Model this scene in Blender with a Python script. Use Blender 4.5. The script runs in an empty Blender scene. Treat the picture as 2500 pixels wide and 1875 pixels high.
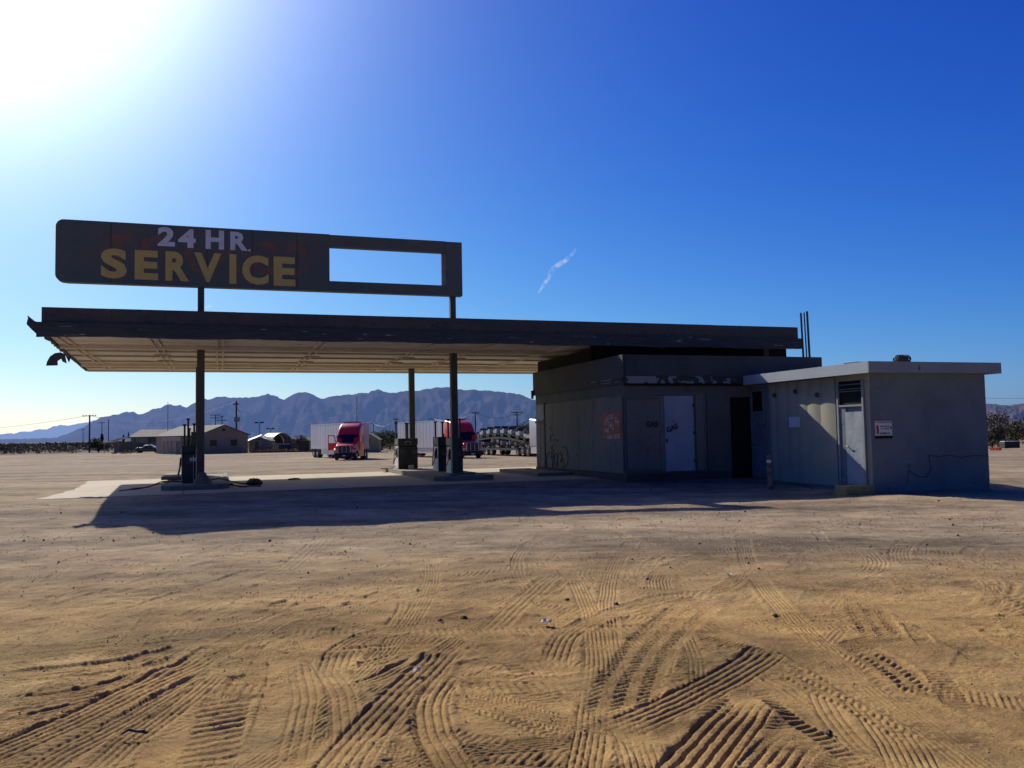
import bpy, bmesh, math, random
import numpy as np
from mathutils import Vector, Matrix
PI = math.pi
sc = bpy.context.scene
col = sc.collection
rng = random.Random(7)
npr = np.random.RandomState(11)

# ------------------------------------------------------------------ camera model (also turns surveyed picture points into ground points)
F = 2094.0; ROLL = math.atan(0.0185); PITCH = math.atan((1057.4-937.5)*math.cos(ROLL)/F); HC = 1.5
TH = math.radians(19); CT, ST = math.cos(TH), math.sin(TH)
def ray(px, py):
    x = px-1250; y = -(py-937.5); c, s = math.cos(ROLL), math.sin(ROLL)
    x, y = x*c+y*s, -x*s+y*c
    cp, sp = math.cos(PITCH), math.sin(PITCH)
    return (x, F*cp-y*sp, F*sp+y*cp)
def onz(px, py, z=0.0):
    r = ray(px, py); t = (z-HC)/r[2]
    return (r[0]*t, r[1]*t)
def atd(px, py, d):
    r = ray(px, py); t = d/r[1]
    return (r[0]*t, d, HC+r[2]*t)
def S2W(a, b, z=0.0): return (a*CT-b*ST, a*ST+b*CT, z)
def onb(px, py, b):
    r = ray(px, py); t = b/(-r[0]*ST+r[1]*CT)
    return ((r[0]*CT+r[1]*ST)*t, HC+r[2]*t)
def ona(px, py, a):
    r = ray(px, py); t = a/(r[0]*CT+r[1]*ST)
    return ((-r[0]*ST+r[1]*CT)*t, HC+r[2]*t)

def sstep(e0, e1, x):
    t = np.clip((x-e0)/(e1-e0), 0, 1); return t*t*(3-2*t)
def gbase(x, y):
    a = x*CT+y*ST; b = -x*ST+y*CT
    z = -(0.14+0.10*sstep(5, 12, a))*(1-sstep(17.5, 25.0, b))
    z = z-1.1*sstep(36, 96, y)*sstep(33, 60, b)
    z = z-0.10*sstep(17.5, 24, a)*(1-sstep(30, 50, b))
    return z
def gz(x, y): return float(gbase(np.float64(x), np.float64(y)))

# ------------------------------------------------------------------ object helpers
def tag(o, label=None, cat=None, group=None, kind=None):
    if label: o['label'] = label
    if cat: o['category'] = cat
    if group: o['group'] = group
    if kind: o['kind'] = kind
    return o
def thing(name, label, cat, loc=(0, 0, 0), rz=0.0, group=None):
    o = bpy.data.objects.new(name, None); col.objects.link(o)
    o.location = loc; o.rotation_euler = (0, 0, rz); o.empty_display_size = .2
    return tag(o, label, cat, group)
class Root:
    """a thing of the station: its parts are written in station coordinates (a along the canopy, b towards the back)"""
    def __init__(s, name, label, cat, a, b, z=0.0, group=None):
        s.o = thing(name, label, cat, S2W(a, b, z), TH, group); s.org = (a, b, z)
class MB:
    def __init__(s, org=(0, 0, 0)): s.v = []; s.f = []; s.org = org; s.smooth = False
    def add(s, vs, fs):
        n = len(s.v); s.v += [tuple(p) for p in vs]; s.f += [tuple(i+n for i in f) for f in fs]; return s
    def box(s, x0, x1, y0, y1, z0, z1):
        return s.add([(x0,y0,z0),(x1,y0,z0),(x1,y1,z0),(x0,y1,z0),(x0,y0,z1),(x1,y0,z1),(x1,y1,z1),(x0,y1,z1)],
            [(0,3,2,1),(4,5,6,7),(0,1,5,4),(1,2,6,5),(2,3,7,6),(3,0,4,7)])
    def prism(s, pts, axis, c0, c1):
        """polygon pts (u,v) extruded along axis 'x','y' or 'z' from c0 to c1"""
        def mk(u, v, c): return {'x': (c, u, v), 'y': (u, c, v), 'z': (u, v, c)}[axis]
        n = len(pts)
        vs = [mk(u, v, c0) for u, v in pts]+[mk(u, v, c1) for u, v in pts]
        fs = [tuple(range(n)), tuple(range(2*n-1, n-1, -1))]+[(i, i+n, (i+1) % n+n, (i+1) % n) for i in range(n)]
        return s.add(vs, fs)
    def tube(s, pts, r, n=8, cap=True):
        pts = [Vector(p) for p in pts]; rs = r if isinstance(r, (list, tuple)) else [r]*len(pts)
        vs = []; up = Vector((0, 0, 1))
        for i, p in enumerate(pts):
            d = (pts[min(i+1, len(pts)-1)]-pts[max(i-1, 0)]).normalized()
            u = d.cross(up)
            if u.length < .05: u = d.cross(Vector((0, 1, 0)))
            u.normalize(); w = u.cross(d)
            for k in range(n):
                t = 2*PI*k/n; vs.append(p+(u*math.cos(t)+w*math.sin(t))*rs[i])
        fs = [(i*n+k, i*n+(k+1) % n, (i+1)*n+(k+1) % n, (i+1)*n+k) for i in range(len(pts)-1) for k in range(n)]
        if cap: fs += [tuple(range(n-1, -1, -1)), tuple((len(pts)-1)*n+k for k in range(n))]
        return s.add(vs, fs)
    def lathe(s, prof, c=(0, 0, 0), axis='z', n=24):
        vs = []
        for r, h in prof:
            for k in range(n):
                t = 2*PI*k/n; u, v = r*math.cos(t), r*math.sin(t)
                p = {'z': (u, v, h), 'x': (h, u, v), 'y': (v, h, u)}[axis]
                vs.append((c[0]+p[0], c[1]+p[1], c[2]+p[2]))
        m = len(prof)
        fs = [(i*n+k, i*n+(k+1) % n, (i+1)*n+(k+1) % n, (i+1)*n+k) for i in range(m-1) for k in range(n)]
        fs += [tuple(range(n-1, -1, -1)), tuple((m-1)*n+k for k in range(n))]
        return s.add(vs, fs)
    def loft(s, secs, cap=True):
        n = len(secs[0]); vs = [p for q in secs for p in q]
        fs = [(i*n+k, i*n+(k+1) % n, (i+1)*n+(k+1) % n, (i+1)*n+k) for i in range(len(secs)-1) for k in range(n)]
        if cap: fs += [tuple(range(n-1, -1, -1)), tuple((len(secs)-1)*n+k for k in range(n))]
        return s.add(vs, fs)
    def build(s, name, mat, parent=None, bevel=0.0, smooth=False, label=None, seg=2):
        par = parent; org = (0, 0, 0)
        if isinstance(parent, Root): par = parent.o; org = parent.org
        elif s.org != (0, 0, 0): org = s.org
        me = bpy.data.meshes.new(name)
        me.from_pydata([(p[0]-org[0], p[1]-org[1], p[2]-org[2]) for p in s.v], [], s.f)
        bm = bmesh.new(); bm.from_mesh(me)
        bmesh.ops.recalc_face_normals(bm, faces=bm.faces)
        if bevel > 0:
            es = [e for e in bm.edges if len(e.link_faces) == 2 and e.calc_face_angle(0) > math.radians(30)]
            if es: bmesh.ops.bevel(bm, geom=es, offset=bevel, segments=seg, profile=.6, affect='EDGES', clamp_overlap=True)
        bm.to_mesh(me); bm.free()
        if smooth:
            for p in me.polygons: p.use_smooth = True
            try: me.set_sharp_from_angle(angle=math.radians(40))
            except Exception: pass
        me.materials.append(mat)
        o = bpy.data.objects.new(name, me); col.objects.link(o)
        if par is not None: o.parent = par
        if label: o['label'] = label
        return o
def sub(o, mb_or, name, mat, **k):
    """sub-part: same origin as its part"""
    c = mb_or.build(name, mat, None, **k); return c
def child(mb, name, mat, part, root, **k):
    """a sub-part of `part`, written in the same coordinates as the root's parts"""
    org = root.org if isinstance(root, Root) else (0, 0, 0)
    mb.org = org
    c = mb.build(name, mat, None, **k); c.parent = part
    return c
def npmesh(name, V, Fq, mat, parent=None, smooth=False, quads=True):
    me = bpy.data.meshes.new(name)
    V = np.asarray(V, dtype=np.float32); Fq = np.asarray(Fq, dtype=np.int32); k = Fq.shape[1]
    me.vertices.add(len(V)); me.vertices.foreach_set('co', V.ravel())
    me.loops.add(Fq.size); me.loops.foreach_set('vertex_index', Fq.ravel())
    me.polygons.add(len(Fq)); me.polygons.foreach_set('loop_start', np.arange(0, Fq.size, k, dtype=np.int32))
    if smooth: me.polygons.foreach_set('use_smooth', np.ones(len(Fq), dtype=bool))
    me.update(calc_edges=True); me.validate()
    me.materials.append(mat)
    o = bpy.data.objects.new(name, me); col.objects.link(o)
    if parent is not None: o.parent = parent
    return o
def copy_tree(o, parent=None):
    c = o.copy(); col.objects.link(c); c.parent = parent
    for ch in [x for x in bpy.data.objects if x.parent == o]: copy_tree(ch, c)
    return c

# ------------------------------------------------------------------ materials
def newmat(name):
    m = bpy.data.materials.new(name); m.use_nodes = True
    nt = m.node_tree; b = nt.nodes['Principled BSDF']; return m, nt, b
def N(nt, t, **k):
    n = nt.nodes.new(t)
    for a, v in k.items():
        if a in n.inputs: n.inputs[a].default_value = v
        else: setattr(n, a, v)
    return n
def ramp(nt, stops, src=None, interp='LINEAR'):
    r = nt.nodes.new('ShaderNodeValToRGB'); r.color_ramp.interpolation = interp
    el = r.color_ramp.elements
    while len(el) < len(stops): el.new(.5)
    for e, (p, c) in zip(el, stops):
        e.position = p; e.color = c if len(c) == 4 else (*c, 1)
    if src is not None: nt.links.new(src, r.inputs[0])
    return r
def M(name, c1, c2=None, scale=3.0, rough=.7, metal=0.0, bump=0.0, bscale=40.0, c3=None, stretch=(1, 1, 1), spots=None, lo=.35, hi=.65, coat=0, dist=.01):
    m, nt, b = newmat(name); c2 = c2 or tuple(x*.8 for x in c1)
    tc = N(nt, 'ShaderNodeTexCoord'); mp = N(nt, 'ShaderNodeMapping'); mp.inputs['Scale'].default_value = stretch
    nt.links.new(tc.outputs['Object'], mp.inputs[0])
    n1 = N(nt, 'ShaderNodeTexNoise', Scale=scale, Detail=8.0, Roughness=.62); nt.links.new(mp.outputs[0], n1.inputs['Vector'])
    stops = [(lo, c1), (hi, c2)]
    r = ramp(nt, stops, n1.outputs['Fac']); out = r.outputs[0]
    if c3:
        n2 = N(nt, 'ShaderNodeTexNoise', Scale=scale*4.3, Detail=6.0, Roughness=.7); nt.links.new(mp.outputs[0], n2.inputs['Vector'])
        r2 = ramp(nt, [(.56, (0, 0, 0)), (.64, (1, 1, 1))], n2.outputs['Fac'])
        mx = N(nt, 'ShaderNodeMix', data_type='RGBA'); nt.links.new(r2.outputs[0], mx.inputs[0]); nt.links.new(out, mx.inputs[6]); mx.inputs[7].default_value = (*c3, 1); out = mx.outputs[2]
    if spots:
        n3 = N(nt, 'ShaderNodeTexNoise', Scale=spots[1], Detail=5.0, Roughness=.6); nt.links.new((mp if len(spots) > 3 else tc).outputs[0 if len(spots) > 3 else 'Object'], n3.inputs['Vector'])
        r3 = ramp(nt, [(spots[2], (0, 0, 0)), (spots[2]+.02, (1, 1, 1))], n3.outputs['Fac'])
        mx = N(nt, 'ShaderNodeMix', data_type='RGBA'); nt.links.new(r3.outputs[0], mx.inputs[0]); nt.links.new(out, mx.inputs[6]); mx.inputs[7].default_value = (*spots[0], 1); out = mx.outputs[2]
    nt.links.new(out, b.inputs['Base Color'])
    b.inputs['Roughness'].default_value = rough; b.inputs['Metallic'].default_value = metal
    if coat: b.inputs['Coat Weight'].default_value = coat; b.inputs['Coat Roughness'].default_value = .08
    if bump:
        nb = N(nt, 'ShaderNodeTexNoise', Scale=bscale, Detail=6.0); nt.links.new(mp.outputs[0], nb.inputs['Vector'])
        bp = N(nt, 'ShaderNodeBump', Strength=bump, Distance=dist); nt.links.new(nb.outputs['Fac'], bp.inputs['Height']); nt.links.new(bp.outputs[0], b.inputs['Normal'])
    return m

mt = {}
mt['fascia'] = M('weathered_dark_fascia', (.060,.070,.074), (.135,.098,.082), .75, .75, c3=(.035,.050,.056), stretch=(1,1,1.5), bump=.3, bscale=14)
mt['gutter'] = M('black_peeling_gutter', (.045,.055,.060), (.080,.084,.090), 1.6, .7, stretch=(1,1,9), spots=((.42,.43,.46), 1.5, .655, 1), bump=.4, bscale=10)
mt['column'] = M('dark_painted_steel', (.070,.062,.055), (.10,.085,.07), 2.0, .6, c3=(.05,.052,.055), stretch=(1,1,.4), bump=.2)
mt['deck'] = M('roof_top', (.12,.11,.10), None, 1, .9)
mt['soffit'] = M('dusty_tan_soffit', (.80,.75,.66), (.68,.63,.54), .55, .8, c3=(.58,.53,.45), bump=.25, bscale=12)
mt['beam'] = M('tan_painted_beam', (.74,.66,.53), (.62,.54,.43), 1.0, .7, bump=.2)
mt['beam_dark'] = M('brown_rusted_beam', (.40,.34,.26), (.48,.41,.32), 1.0, .7)
mt['sign'] = M('faded_sign_face', (.090,.128,.125), (.155,.135,.12), .8, .65, c3=(.10,.15,.14), stretch=(1,1,1), spots=((.26,.27,.31), 2.6, .735), bump=.2, bscale=20)
mt['signside'] = M('sign_edge_metal', (.22,.20,.17), (.15,.13,.11), 2, .5)
def paintmat(name, c, under, thr=.42, scale=5.0):
    m, nt, b = newmat(name)
    tc = N(nt, 'ShaderNodeTexCoord'); n1 = N(nt, 'ShaderNodeTexNoise', Scale=scale, Detail=9.0, Roughness=.7); nt.links.new(tc.outputs['Object'], n1.inputs['Vector'])
    r = ramp(nt, [(thr-.05, under), (thr+.02, tuple(x*.8+y*.2 for x, y in zip(c, under))), (thr+.25, c)], n1.outputs['Fac'])
    nt.links.new(r.outputs[0], b.inputs['Base Color']); b.inputs['Roughness'].default_value = .7
    return m
mt['white_letter'] = paintmat('old_white_paint', (.85,.85,.90), (.30,.30,.30), .33)
mt['yellow_letter'] = paintmat('old_yellow_paint', (.74,.53,.16), (.36,.27,.14), .32)
mt['ghost'] = paintmat('faded_red_lettering', (.27,.125,.085), (.125,.130,.118), .50, 1.8)
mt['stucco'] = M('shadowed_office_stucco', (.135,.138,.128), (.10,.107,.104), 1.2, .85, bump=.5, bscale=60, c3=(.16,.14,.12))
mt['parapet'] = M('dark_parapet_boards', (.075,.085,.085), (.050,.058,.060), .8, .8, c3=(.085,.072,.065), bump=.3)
mt['trim'] = M('peeling_green_white_trim', (.02,.06,.035), (.03,.04,.035), 2.0, .7, spots=((.26,.27,.28), 2.4, .50))
mt['ply'] = M('painted_plywood', (.225,.21,.175), (.175,.168,.145), .8, .8, c3=(.18,.14,.115), bump=.4, bscale=30, stretch=(1,1,.5), spots=((.09,.08,.07), 5, .66))
mt['plyedge'] = M('grey_trim_boards', (.155,.15,.135), None, 1, .8)
mt['whitedoor'] = M('white_door_paint', (.38,.43,.50), (.28,.33,.41), 1.4, .6, bump=.2, spots=((.14,.15,.17), 7, .69))
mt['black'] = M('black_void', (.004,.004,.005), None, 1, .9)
mt['seam'] = M('dark_gap', (.012,.012,.013), None, 1, .9)
mt['plinth'] = M('concrete_plinth', (.09,.08,.075), (.06,.055,.05), 1.5, .9, bump=.5)
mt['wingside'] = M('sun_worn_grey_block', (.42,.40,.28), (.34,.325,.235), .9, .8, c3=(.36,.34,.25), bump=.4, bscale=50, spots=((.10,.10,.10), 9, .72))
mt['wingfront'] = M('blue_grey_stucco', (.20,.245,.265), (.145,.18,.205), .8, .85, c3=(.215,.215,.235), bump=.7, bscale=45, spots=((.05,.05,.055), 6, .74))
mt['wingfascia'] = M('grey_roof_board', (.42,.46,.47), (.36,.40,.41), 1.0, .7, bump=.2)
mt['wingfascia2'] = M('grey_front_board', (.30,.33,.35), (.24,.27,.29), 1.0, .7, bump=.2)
mt['bluedoor'] = M('old_blue_grey_door', (.20,.24,.25), (.15,.18,.19), 1.5, .6, c3=(.07,.07,.07))
mt['scrapdoor'] = M('scuffed_metal_door', (.42,.45,.45), (.31,.34,.35), 1.8, .5, spots=((.06,.05,.05), 5.5, .66), bump=.5, bscale=4, dist=.03)
mt['frame'] = M('door_frame_paint', (.33,.35,.34), (.26,.27,.27), 2, .6)
mt['red_poster'] = M('painted_red_square', (.45,.022,.025), (.32,.025,.028), 3, .6)
mt['white'] = M('white_paint', (.75,.75,.73), (.65,.65,.62), 2, .6)
mt['dimwhite'] = M('dull_white_print', (.85,.78,.78), None, 2, .6)
mt['blackpaint'] = M('black_spray_paint', (.010,.012,.02), None, 2, .6)
mt['bluespray'] = M('dark_blue_spray_paint', (.008,.018,.06), None, 2, .6)
mt['overspray'] = M('grey_spray_haze', (.055,.055,.055), None, 2, .8)
mt['scrawl'] = M('grey_scrawl', (.03,.028,.028), None, 2, .8)
mt['redprint'] = M('red_print', (.35,.02,.03), None, 3, .6)
mt['yellowstep'] = M('yellow_painted_concrete', (.48,.33,.09), (.36,.27,.12), 3, .85, c3=(.25,.2,.13), bump=.5)
mt['bollard'] = M('rusty_pale_bollard', (.25,.21,.14), (.13,.06,.03), 6, .7, lo=.45, hi=.62)
mt['pump'] = M('dark_pump_steel', (.030,.032,.036), (.050,.048,.050), 2.5, .5, c3=(.025,.028,.034))
mt['pumppanel'] = M('worn_pump_side', (.85,.85,.78), (.62,.62,.57), 2.2, .5, c3=(.30,.27,.24), spots=((.05,.045,.04), 7, .66))
mt['pumpgrey'] = M('grey_pump_label', (.10,.105,.11), (.07,.072,.078), 3, .5)
mt['rubber'] = M('black_rubber', (.028,.026,.024), (.045,.040,.036), 5, .7)
mt['chrome'] = M('chrome_metal', (.7,.7,.72), (.6,.6,.62), 2, .2, metal=1)
mt['alu'] = M('polished_wheel', (.6,.6,.6), None, 2, .3, metal=1)
mt['concrete'] = M('pale_concrete', (.54,.46,.34), (.45,.385,.29), .35, .9, c3=(.40,.34,.26), bump=.3, bscale=30, lo=.3, hi=.7)
mt['curb'] = M('island_concrete', (.30,.26,.20), (.20,.17,.14), 1.2, .9, bump=.5, bscale=25)
mt['curbdark'] = M('stained_island_edge', (.14,.12,.10), (.20,.17,.14), 1.2, .9, bump=.5, bscale=25)
mt['redtruck'] = M('red_truck_paint', (.80,.020,.015), (.72,.018,.015), 1, .38, coat=.35)
mt['whitetruck'] = M('white_truck_paint', (.75,.74,.70), None, 1, .35, coat=.5)
mt['trailer'] = M('white_trailer_side', (.80,.80,.76), (.70,.70,.67), .35, .5, stretch=(1,3,.4))
mt['trailrail'] = M('trailer_rail_metal', (.75,.76,.78), None, 1, .35)
mt['glass'] = M('dark_windscreen', (.012,.014,.018), None, 1, .06)
mt['lens'] = M('headlight_lens', (.55,.55,.52), None, 1, .15)
mt['chassis'] = M('black_chassis', (.012,.012,.014), (.02,.02,.022), 2, .6)
mt['grille'] = M('dark_grille_mesh', (.02,.03,.045), None, 3, .5)
mt['greyframe'] = M('grey_green_steel', (.045,.052,.050), (.03,.036,.036), 1, .6)
mt['wood'] = M('weathered_pole_wood', (.085,.06,.045), (.06,.045,.035), 3, .85, stretch=(1,1,.2))
mt['wire'] = M('grey_wire', (.12,.12,.13), None, 1, .5)
mt['galv'] = M('galvanised_mast', (.22,.24,.28), None, 1, .5)
mt['houseroof'] = M('grey_brown_shingle', (.21,.175,.14), (.155,.13,.11), .35, .9, spots=((.33,.25,.19), .55, .66), bump=.5, bscale=8)
mt['housewall'] = M('dim_tan_wall', (.36,.29,.22), (.30,.245,.19), .5, .9, bump=.2)
mt['housedark'] = M('dim_grey_wall', (.18,.19,.185), (.15,.155,.15), .5, .9)
mt['housepanel'] = M('pale_garage_panel', (.28,.26,.24), None, .5, .8)
mt['porchboard'] = M('pale_porch_board', (.45,.40,.34), (.34,.29,.24), .8, .8)
mt['whiteroof'] = M('white_metal_roof', (.85,.84,.78), None, .5, .4)
mt['quonset'] = M('corrugated_white_steel', (.68,.68,.64), (.56,.56,.53), .6, .45, stretch=(1,1,1))
mt['yellowhouse'] = M('cream_wall', (.32,.28,.19), (.27,.24,.17), .6, .9)
mt['winddark'] = M('dark_window', (.012,.012,.014), None, 1, .3)
mt['bluetarp'] = M('blue_container', (.03,.07,.13), (.02,.045,.09), .8, .7)
mt['carpaint'] = M('dark_old_car_paint', (.035,.028,.032), (.05,.03,.028), 1, .3, coat=.6)
mt['carpale'] = M('pale_car_roof', (.50,.52,.52), None, 1, .3, coat=.4)
mt['buggywhite'] = M('white_buggy_cowl', (.60,.60,.58), None, 1, .35)
mt['trashw'] = M('pale_litter', (.75,.72,.65), (.5,.46,.4), 20, .8)
mt['debris'] = M('black_debris', (.07,.055,.045), (.11,.085,.065), 10, .8)
mt['orange'] = M('orange_netting', (.65,.10,.05), None, 3, .8)
mt['stone'] = M('desert_stone', (.24,.185,.13), (.15,.12,.09), 3, .9)
def leafmat(name, c1, c2, sc_=.6):
    m = M(name, c1, c2, sc_, .85); return m
mt['scrub'] = leafmat('creosote_scrub', (.11,.10,.066), (.16,.14,.092), .12)
mt['green'] = leafmat('olive_green_leaves', (.06,.085,.028), (.11,.12,.045), .3)
mt['darkgreen'] = leafmat('dark_tree_leaves', (.045,.055,.028), (.085,.082,.045), .4)
mt['dry'] = leafmat('dry_twigs', (.11,.092,.066), (.075,.062,.048), .4)
mt['drygrass'] = leafmat('dry_orange_grass', (.24,.14,.06), (.16,.11,.06), .4)
mt['bark'] = M('bark', (.06,.045,.035), None, 3, .9)

# mountains: dim rock, air haze painted in as blue emission, paler towards the sun
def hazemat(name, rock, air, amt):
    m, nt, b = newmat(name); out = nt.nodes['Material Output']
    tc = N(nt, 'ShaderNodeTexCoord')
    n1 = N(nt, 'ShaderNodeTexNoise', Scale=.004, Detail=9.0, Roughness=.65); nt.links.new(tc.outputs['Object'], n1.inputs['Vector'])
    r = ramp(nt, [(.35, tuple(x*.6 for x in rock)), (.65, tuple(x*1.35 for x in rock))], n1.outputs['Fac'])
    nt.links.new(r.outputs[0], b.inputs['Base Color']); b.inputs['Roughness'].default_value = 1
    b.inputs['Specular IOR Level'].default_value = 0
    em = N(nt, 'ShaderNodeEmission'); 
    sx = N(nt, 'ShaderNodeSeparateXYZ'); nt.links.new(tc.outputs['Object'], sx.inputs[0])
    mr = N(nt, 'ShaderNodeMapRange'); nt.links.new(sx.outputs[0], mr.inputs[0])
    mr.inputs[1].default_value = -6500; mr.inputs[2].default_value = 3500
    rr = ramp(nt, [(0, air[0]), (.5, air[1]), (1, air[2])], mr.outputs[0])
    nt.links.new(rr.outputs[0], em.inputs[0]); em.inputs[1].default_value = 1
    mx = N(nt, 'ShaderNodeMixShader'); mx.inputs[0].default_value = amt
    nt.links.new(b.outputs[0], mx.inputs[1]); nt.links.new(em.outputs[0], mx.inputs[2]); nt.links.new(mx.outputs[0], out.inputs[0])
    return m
mt['mountain'] = hazemat('haze_tinted_rock', (.20,.165,.15), ((.140,.22,.47), (.076,.130,.30), (.040,.080,.185)), .79)
mt['farrange'] = hazemat('far_haze_tinted_rock', (.22,.18,.16), ((.22,.34,.66), (.17,.27,.55), (.10,.18,.40)), .90)
mt['righthills'] = hazemat('violet_haze_tinted_rock', (.25,.19,.18), ((.08,.12,.30), (.06,.10,.25), (.040,.065,.165)), .70)

# ground
def groundmat():
    m, nt, b = newmat('desert_ground')
    at = N(nt, 'ShaderNodeAttribute'); at.attribute_name = 'gcol'
    geo = N(nt, 'ShaderNodeNewGeometry')
    n1 = N(nt, 'ShaderNodeTexNoise', Scale=1.3, Detail=10.0, Roughness=.65); nt.links.new(geo.outputs['Position'], n1.inputs['Vector'])
    mp = N(nt, 'ShaderNodeMapping'); mp.inputs['Scale'].default_value = (.25, .9, 1); mp.inputs['Rotation'].default_value = (0, 0, .12); nt.links.new(geo.outputs['Position'], mp.inputs[0])
    n2 = N(nt, 'ShaderNodeTexNoise', Scale=.5, Detail=8.0, Roughness=.7); nt.links.new(mp.outputs[0], n2.inputs['Vector'])
    n4 = N(nt, 'ShaderNodeTexNoise', Scale=190.0, Detail=3.0, Roughness=.8); nt.links.new(geo.outputs['Position'], n4.inputs['Vector'])
    r4 = ramp(nt, [(.32, (.58,.56,.54)), (.5, (1,1,1)), (.68, (1.5,1.47,1.42))], n4.outputs['Fac'])
    n3 = N(nt, 'ShaderNodeTexNoise', Scale=55.0, Detail=4.0, Roughness=.8); nt.links.new(geo.outputs['Position'], n3.inputs['Vector'])
    r1 = ramp(nt, [(.3, (.66,.65,.66)), (.7, (1.30,1.29,1.26))], n1.outputs['Fac'])
    r2 = ramp(nt, [(.34, (.52,.52,.56)), (.5, (.95,.94,.94)), (.66, (1.30,1.27,1.22))], n2.outputs['Fac'])
    r3 = ramp(nt, [(.30, (.55,.53,.52)), (.42, (.97,.97,.97)), (.62, (1.04,1.04,1.04)), (.74, (1.45,1.43,1.4))], n3.outputs['Fac'])
    def mul(x, y):
        k = N(nt, 'ShaderNodeMix', data_type='RGBA', blend_type='MULTIPLY'); k.inputs[0].default_value = 1
        nt.links.new(x, k.inputs[6]); nt.links.new(y, k.inputs[7]); return k.outputs[2]
    mp5 = N(nt, 'ShaderNodeMapping'); mp5.inputs['Scale'].default_value = (.7, 1.6, 1); nt.links.new(geo.outputs['Position'], mp5.inputs[0])
    n5 = N(nt, 'ShaderNodeTexNoise', Scale=2.6, Detail=9.0, Roughness=.78); nt.links.new(mp5.outputs[0], n5.inputs['Vector'])
    r5 = ramp(nt, [(.33, (.55,.54,.55)), (.45, (.95,.95,.95)), (.6, (1.06,1.06,1.05)), (.70, (1.35,1.33,1.28))], n5.outputs['Fac'])
    c = mul(mul(mul(mul(mul(at.outputs['Color'], r1.outputs[0]), r2.outputs[0]), r3.outputs[0]), r4.outputs[0]), r5.outputs[0])
    nt.links.new(c, b.inputs['Base Color']); b.inputs['Roughness'].default_value = .95; b.inputs['Specular IOR Level'].default_value = .1
    nb = N(nt, 'ShaderNodeTexNoise', Scale=38.0, Detail=7.0, Roughness=.75); nt.links.new(geo.outputs['Position'], nb.inputs['Vector'])
    nb2 = N(nt, 'ShaderNodeTexNoise', Scale=5.0, Detail=6.0, Roughness=.7); nt.links.new(geo.outputs['Position'], nb2.inputs['Vector'])
    bp = N(nt, 'ShaderNodeBump', Strength=1.0, Distance=.016); nt.links.new(nb.outputs['Fac'], bp.inputs['Height'])
    bp2 = N(nt, 'ShaderNodeBump', Strength=.5, Distance=.06); nt.links.new(nb2.outputs['Fac'], bp2.inputs['Height']); nt.links.new(bp.outputs[0], bp2.inputs['Normal'])
    nt.links.new(bp2.outputs[0], b.inputs['Normal'])
    return m
mt['ground'] = groundmat()

# ------------------------------------------------------------------ numpy noise
def vnoise(x, y, seed=0):
    xi = np.floor(x).astype(np.int64); yi = np.floor(y).astype(np.int64); xf = x-xi; yf = y-yi
    u = xf*xf*(3-2*xf); v = yf*yf*(3-2*yf)
    def h(i, j):
        n = (i*374761393+j*668265263+seed*144665) & 0x7fffffff
        n = (n ^ (n >> 13))*1274126177 & 0x7fffffff
        return ((n ^ (n >> 16)) & 0xffff)/65535.0
    return (h(xi, yi)*(1-u)+h(xi+1, yi)*u)*(1-v)+(h(xi, yi+1)*(1-u)+h(xi+1, yi+1)*u)*v
def fbm(x, y, o=5, seed=0, g=.5):
    s = 0; a = 1; t = 0
    for i in range(o):
        s = s+a*vnoise(x*2**i+17.3*i, y*2**i+5.1*i, seed+i); t += a; a *= g
    return s/t

# ------------------------------------------------------------------ the ground: one sheet, finely modelled near the camera
def catmull(P, n=10):
    P = [P[0]]+list(P)+[P[-1]]; out = []
    for i in range(1, len(P)-2):
        p0, p1, p2, p3 = [np.array(q, float) for q in P[i-1:i+3]]
        for k in range(n):
            t = k/n
            out.append(.5*((2*p1)+(-p0+p2)*t+(2*p0-5*p1+4*p2-p3)*t*t+(-p0+3*p1-3*p2+p3)*t**3))
    out.append(np.array(P[-2], float)); return np.array(out)
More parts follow.
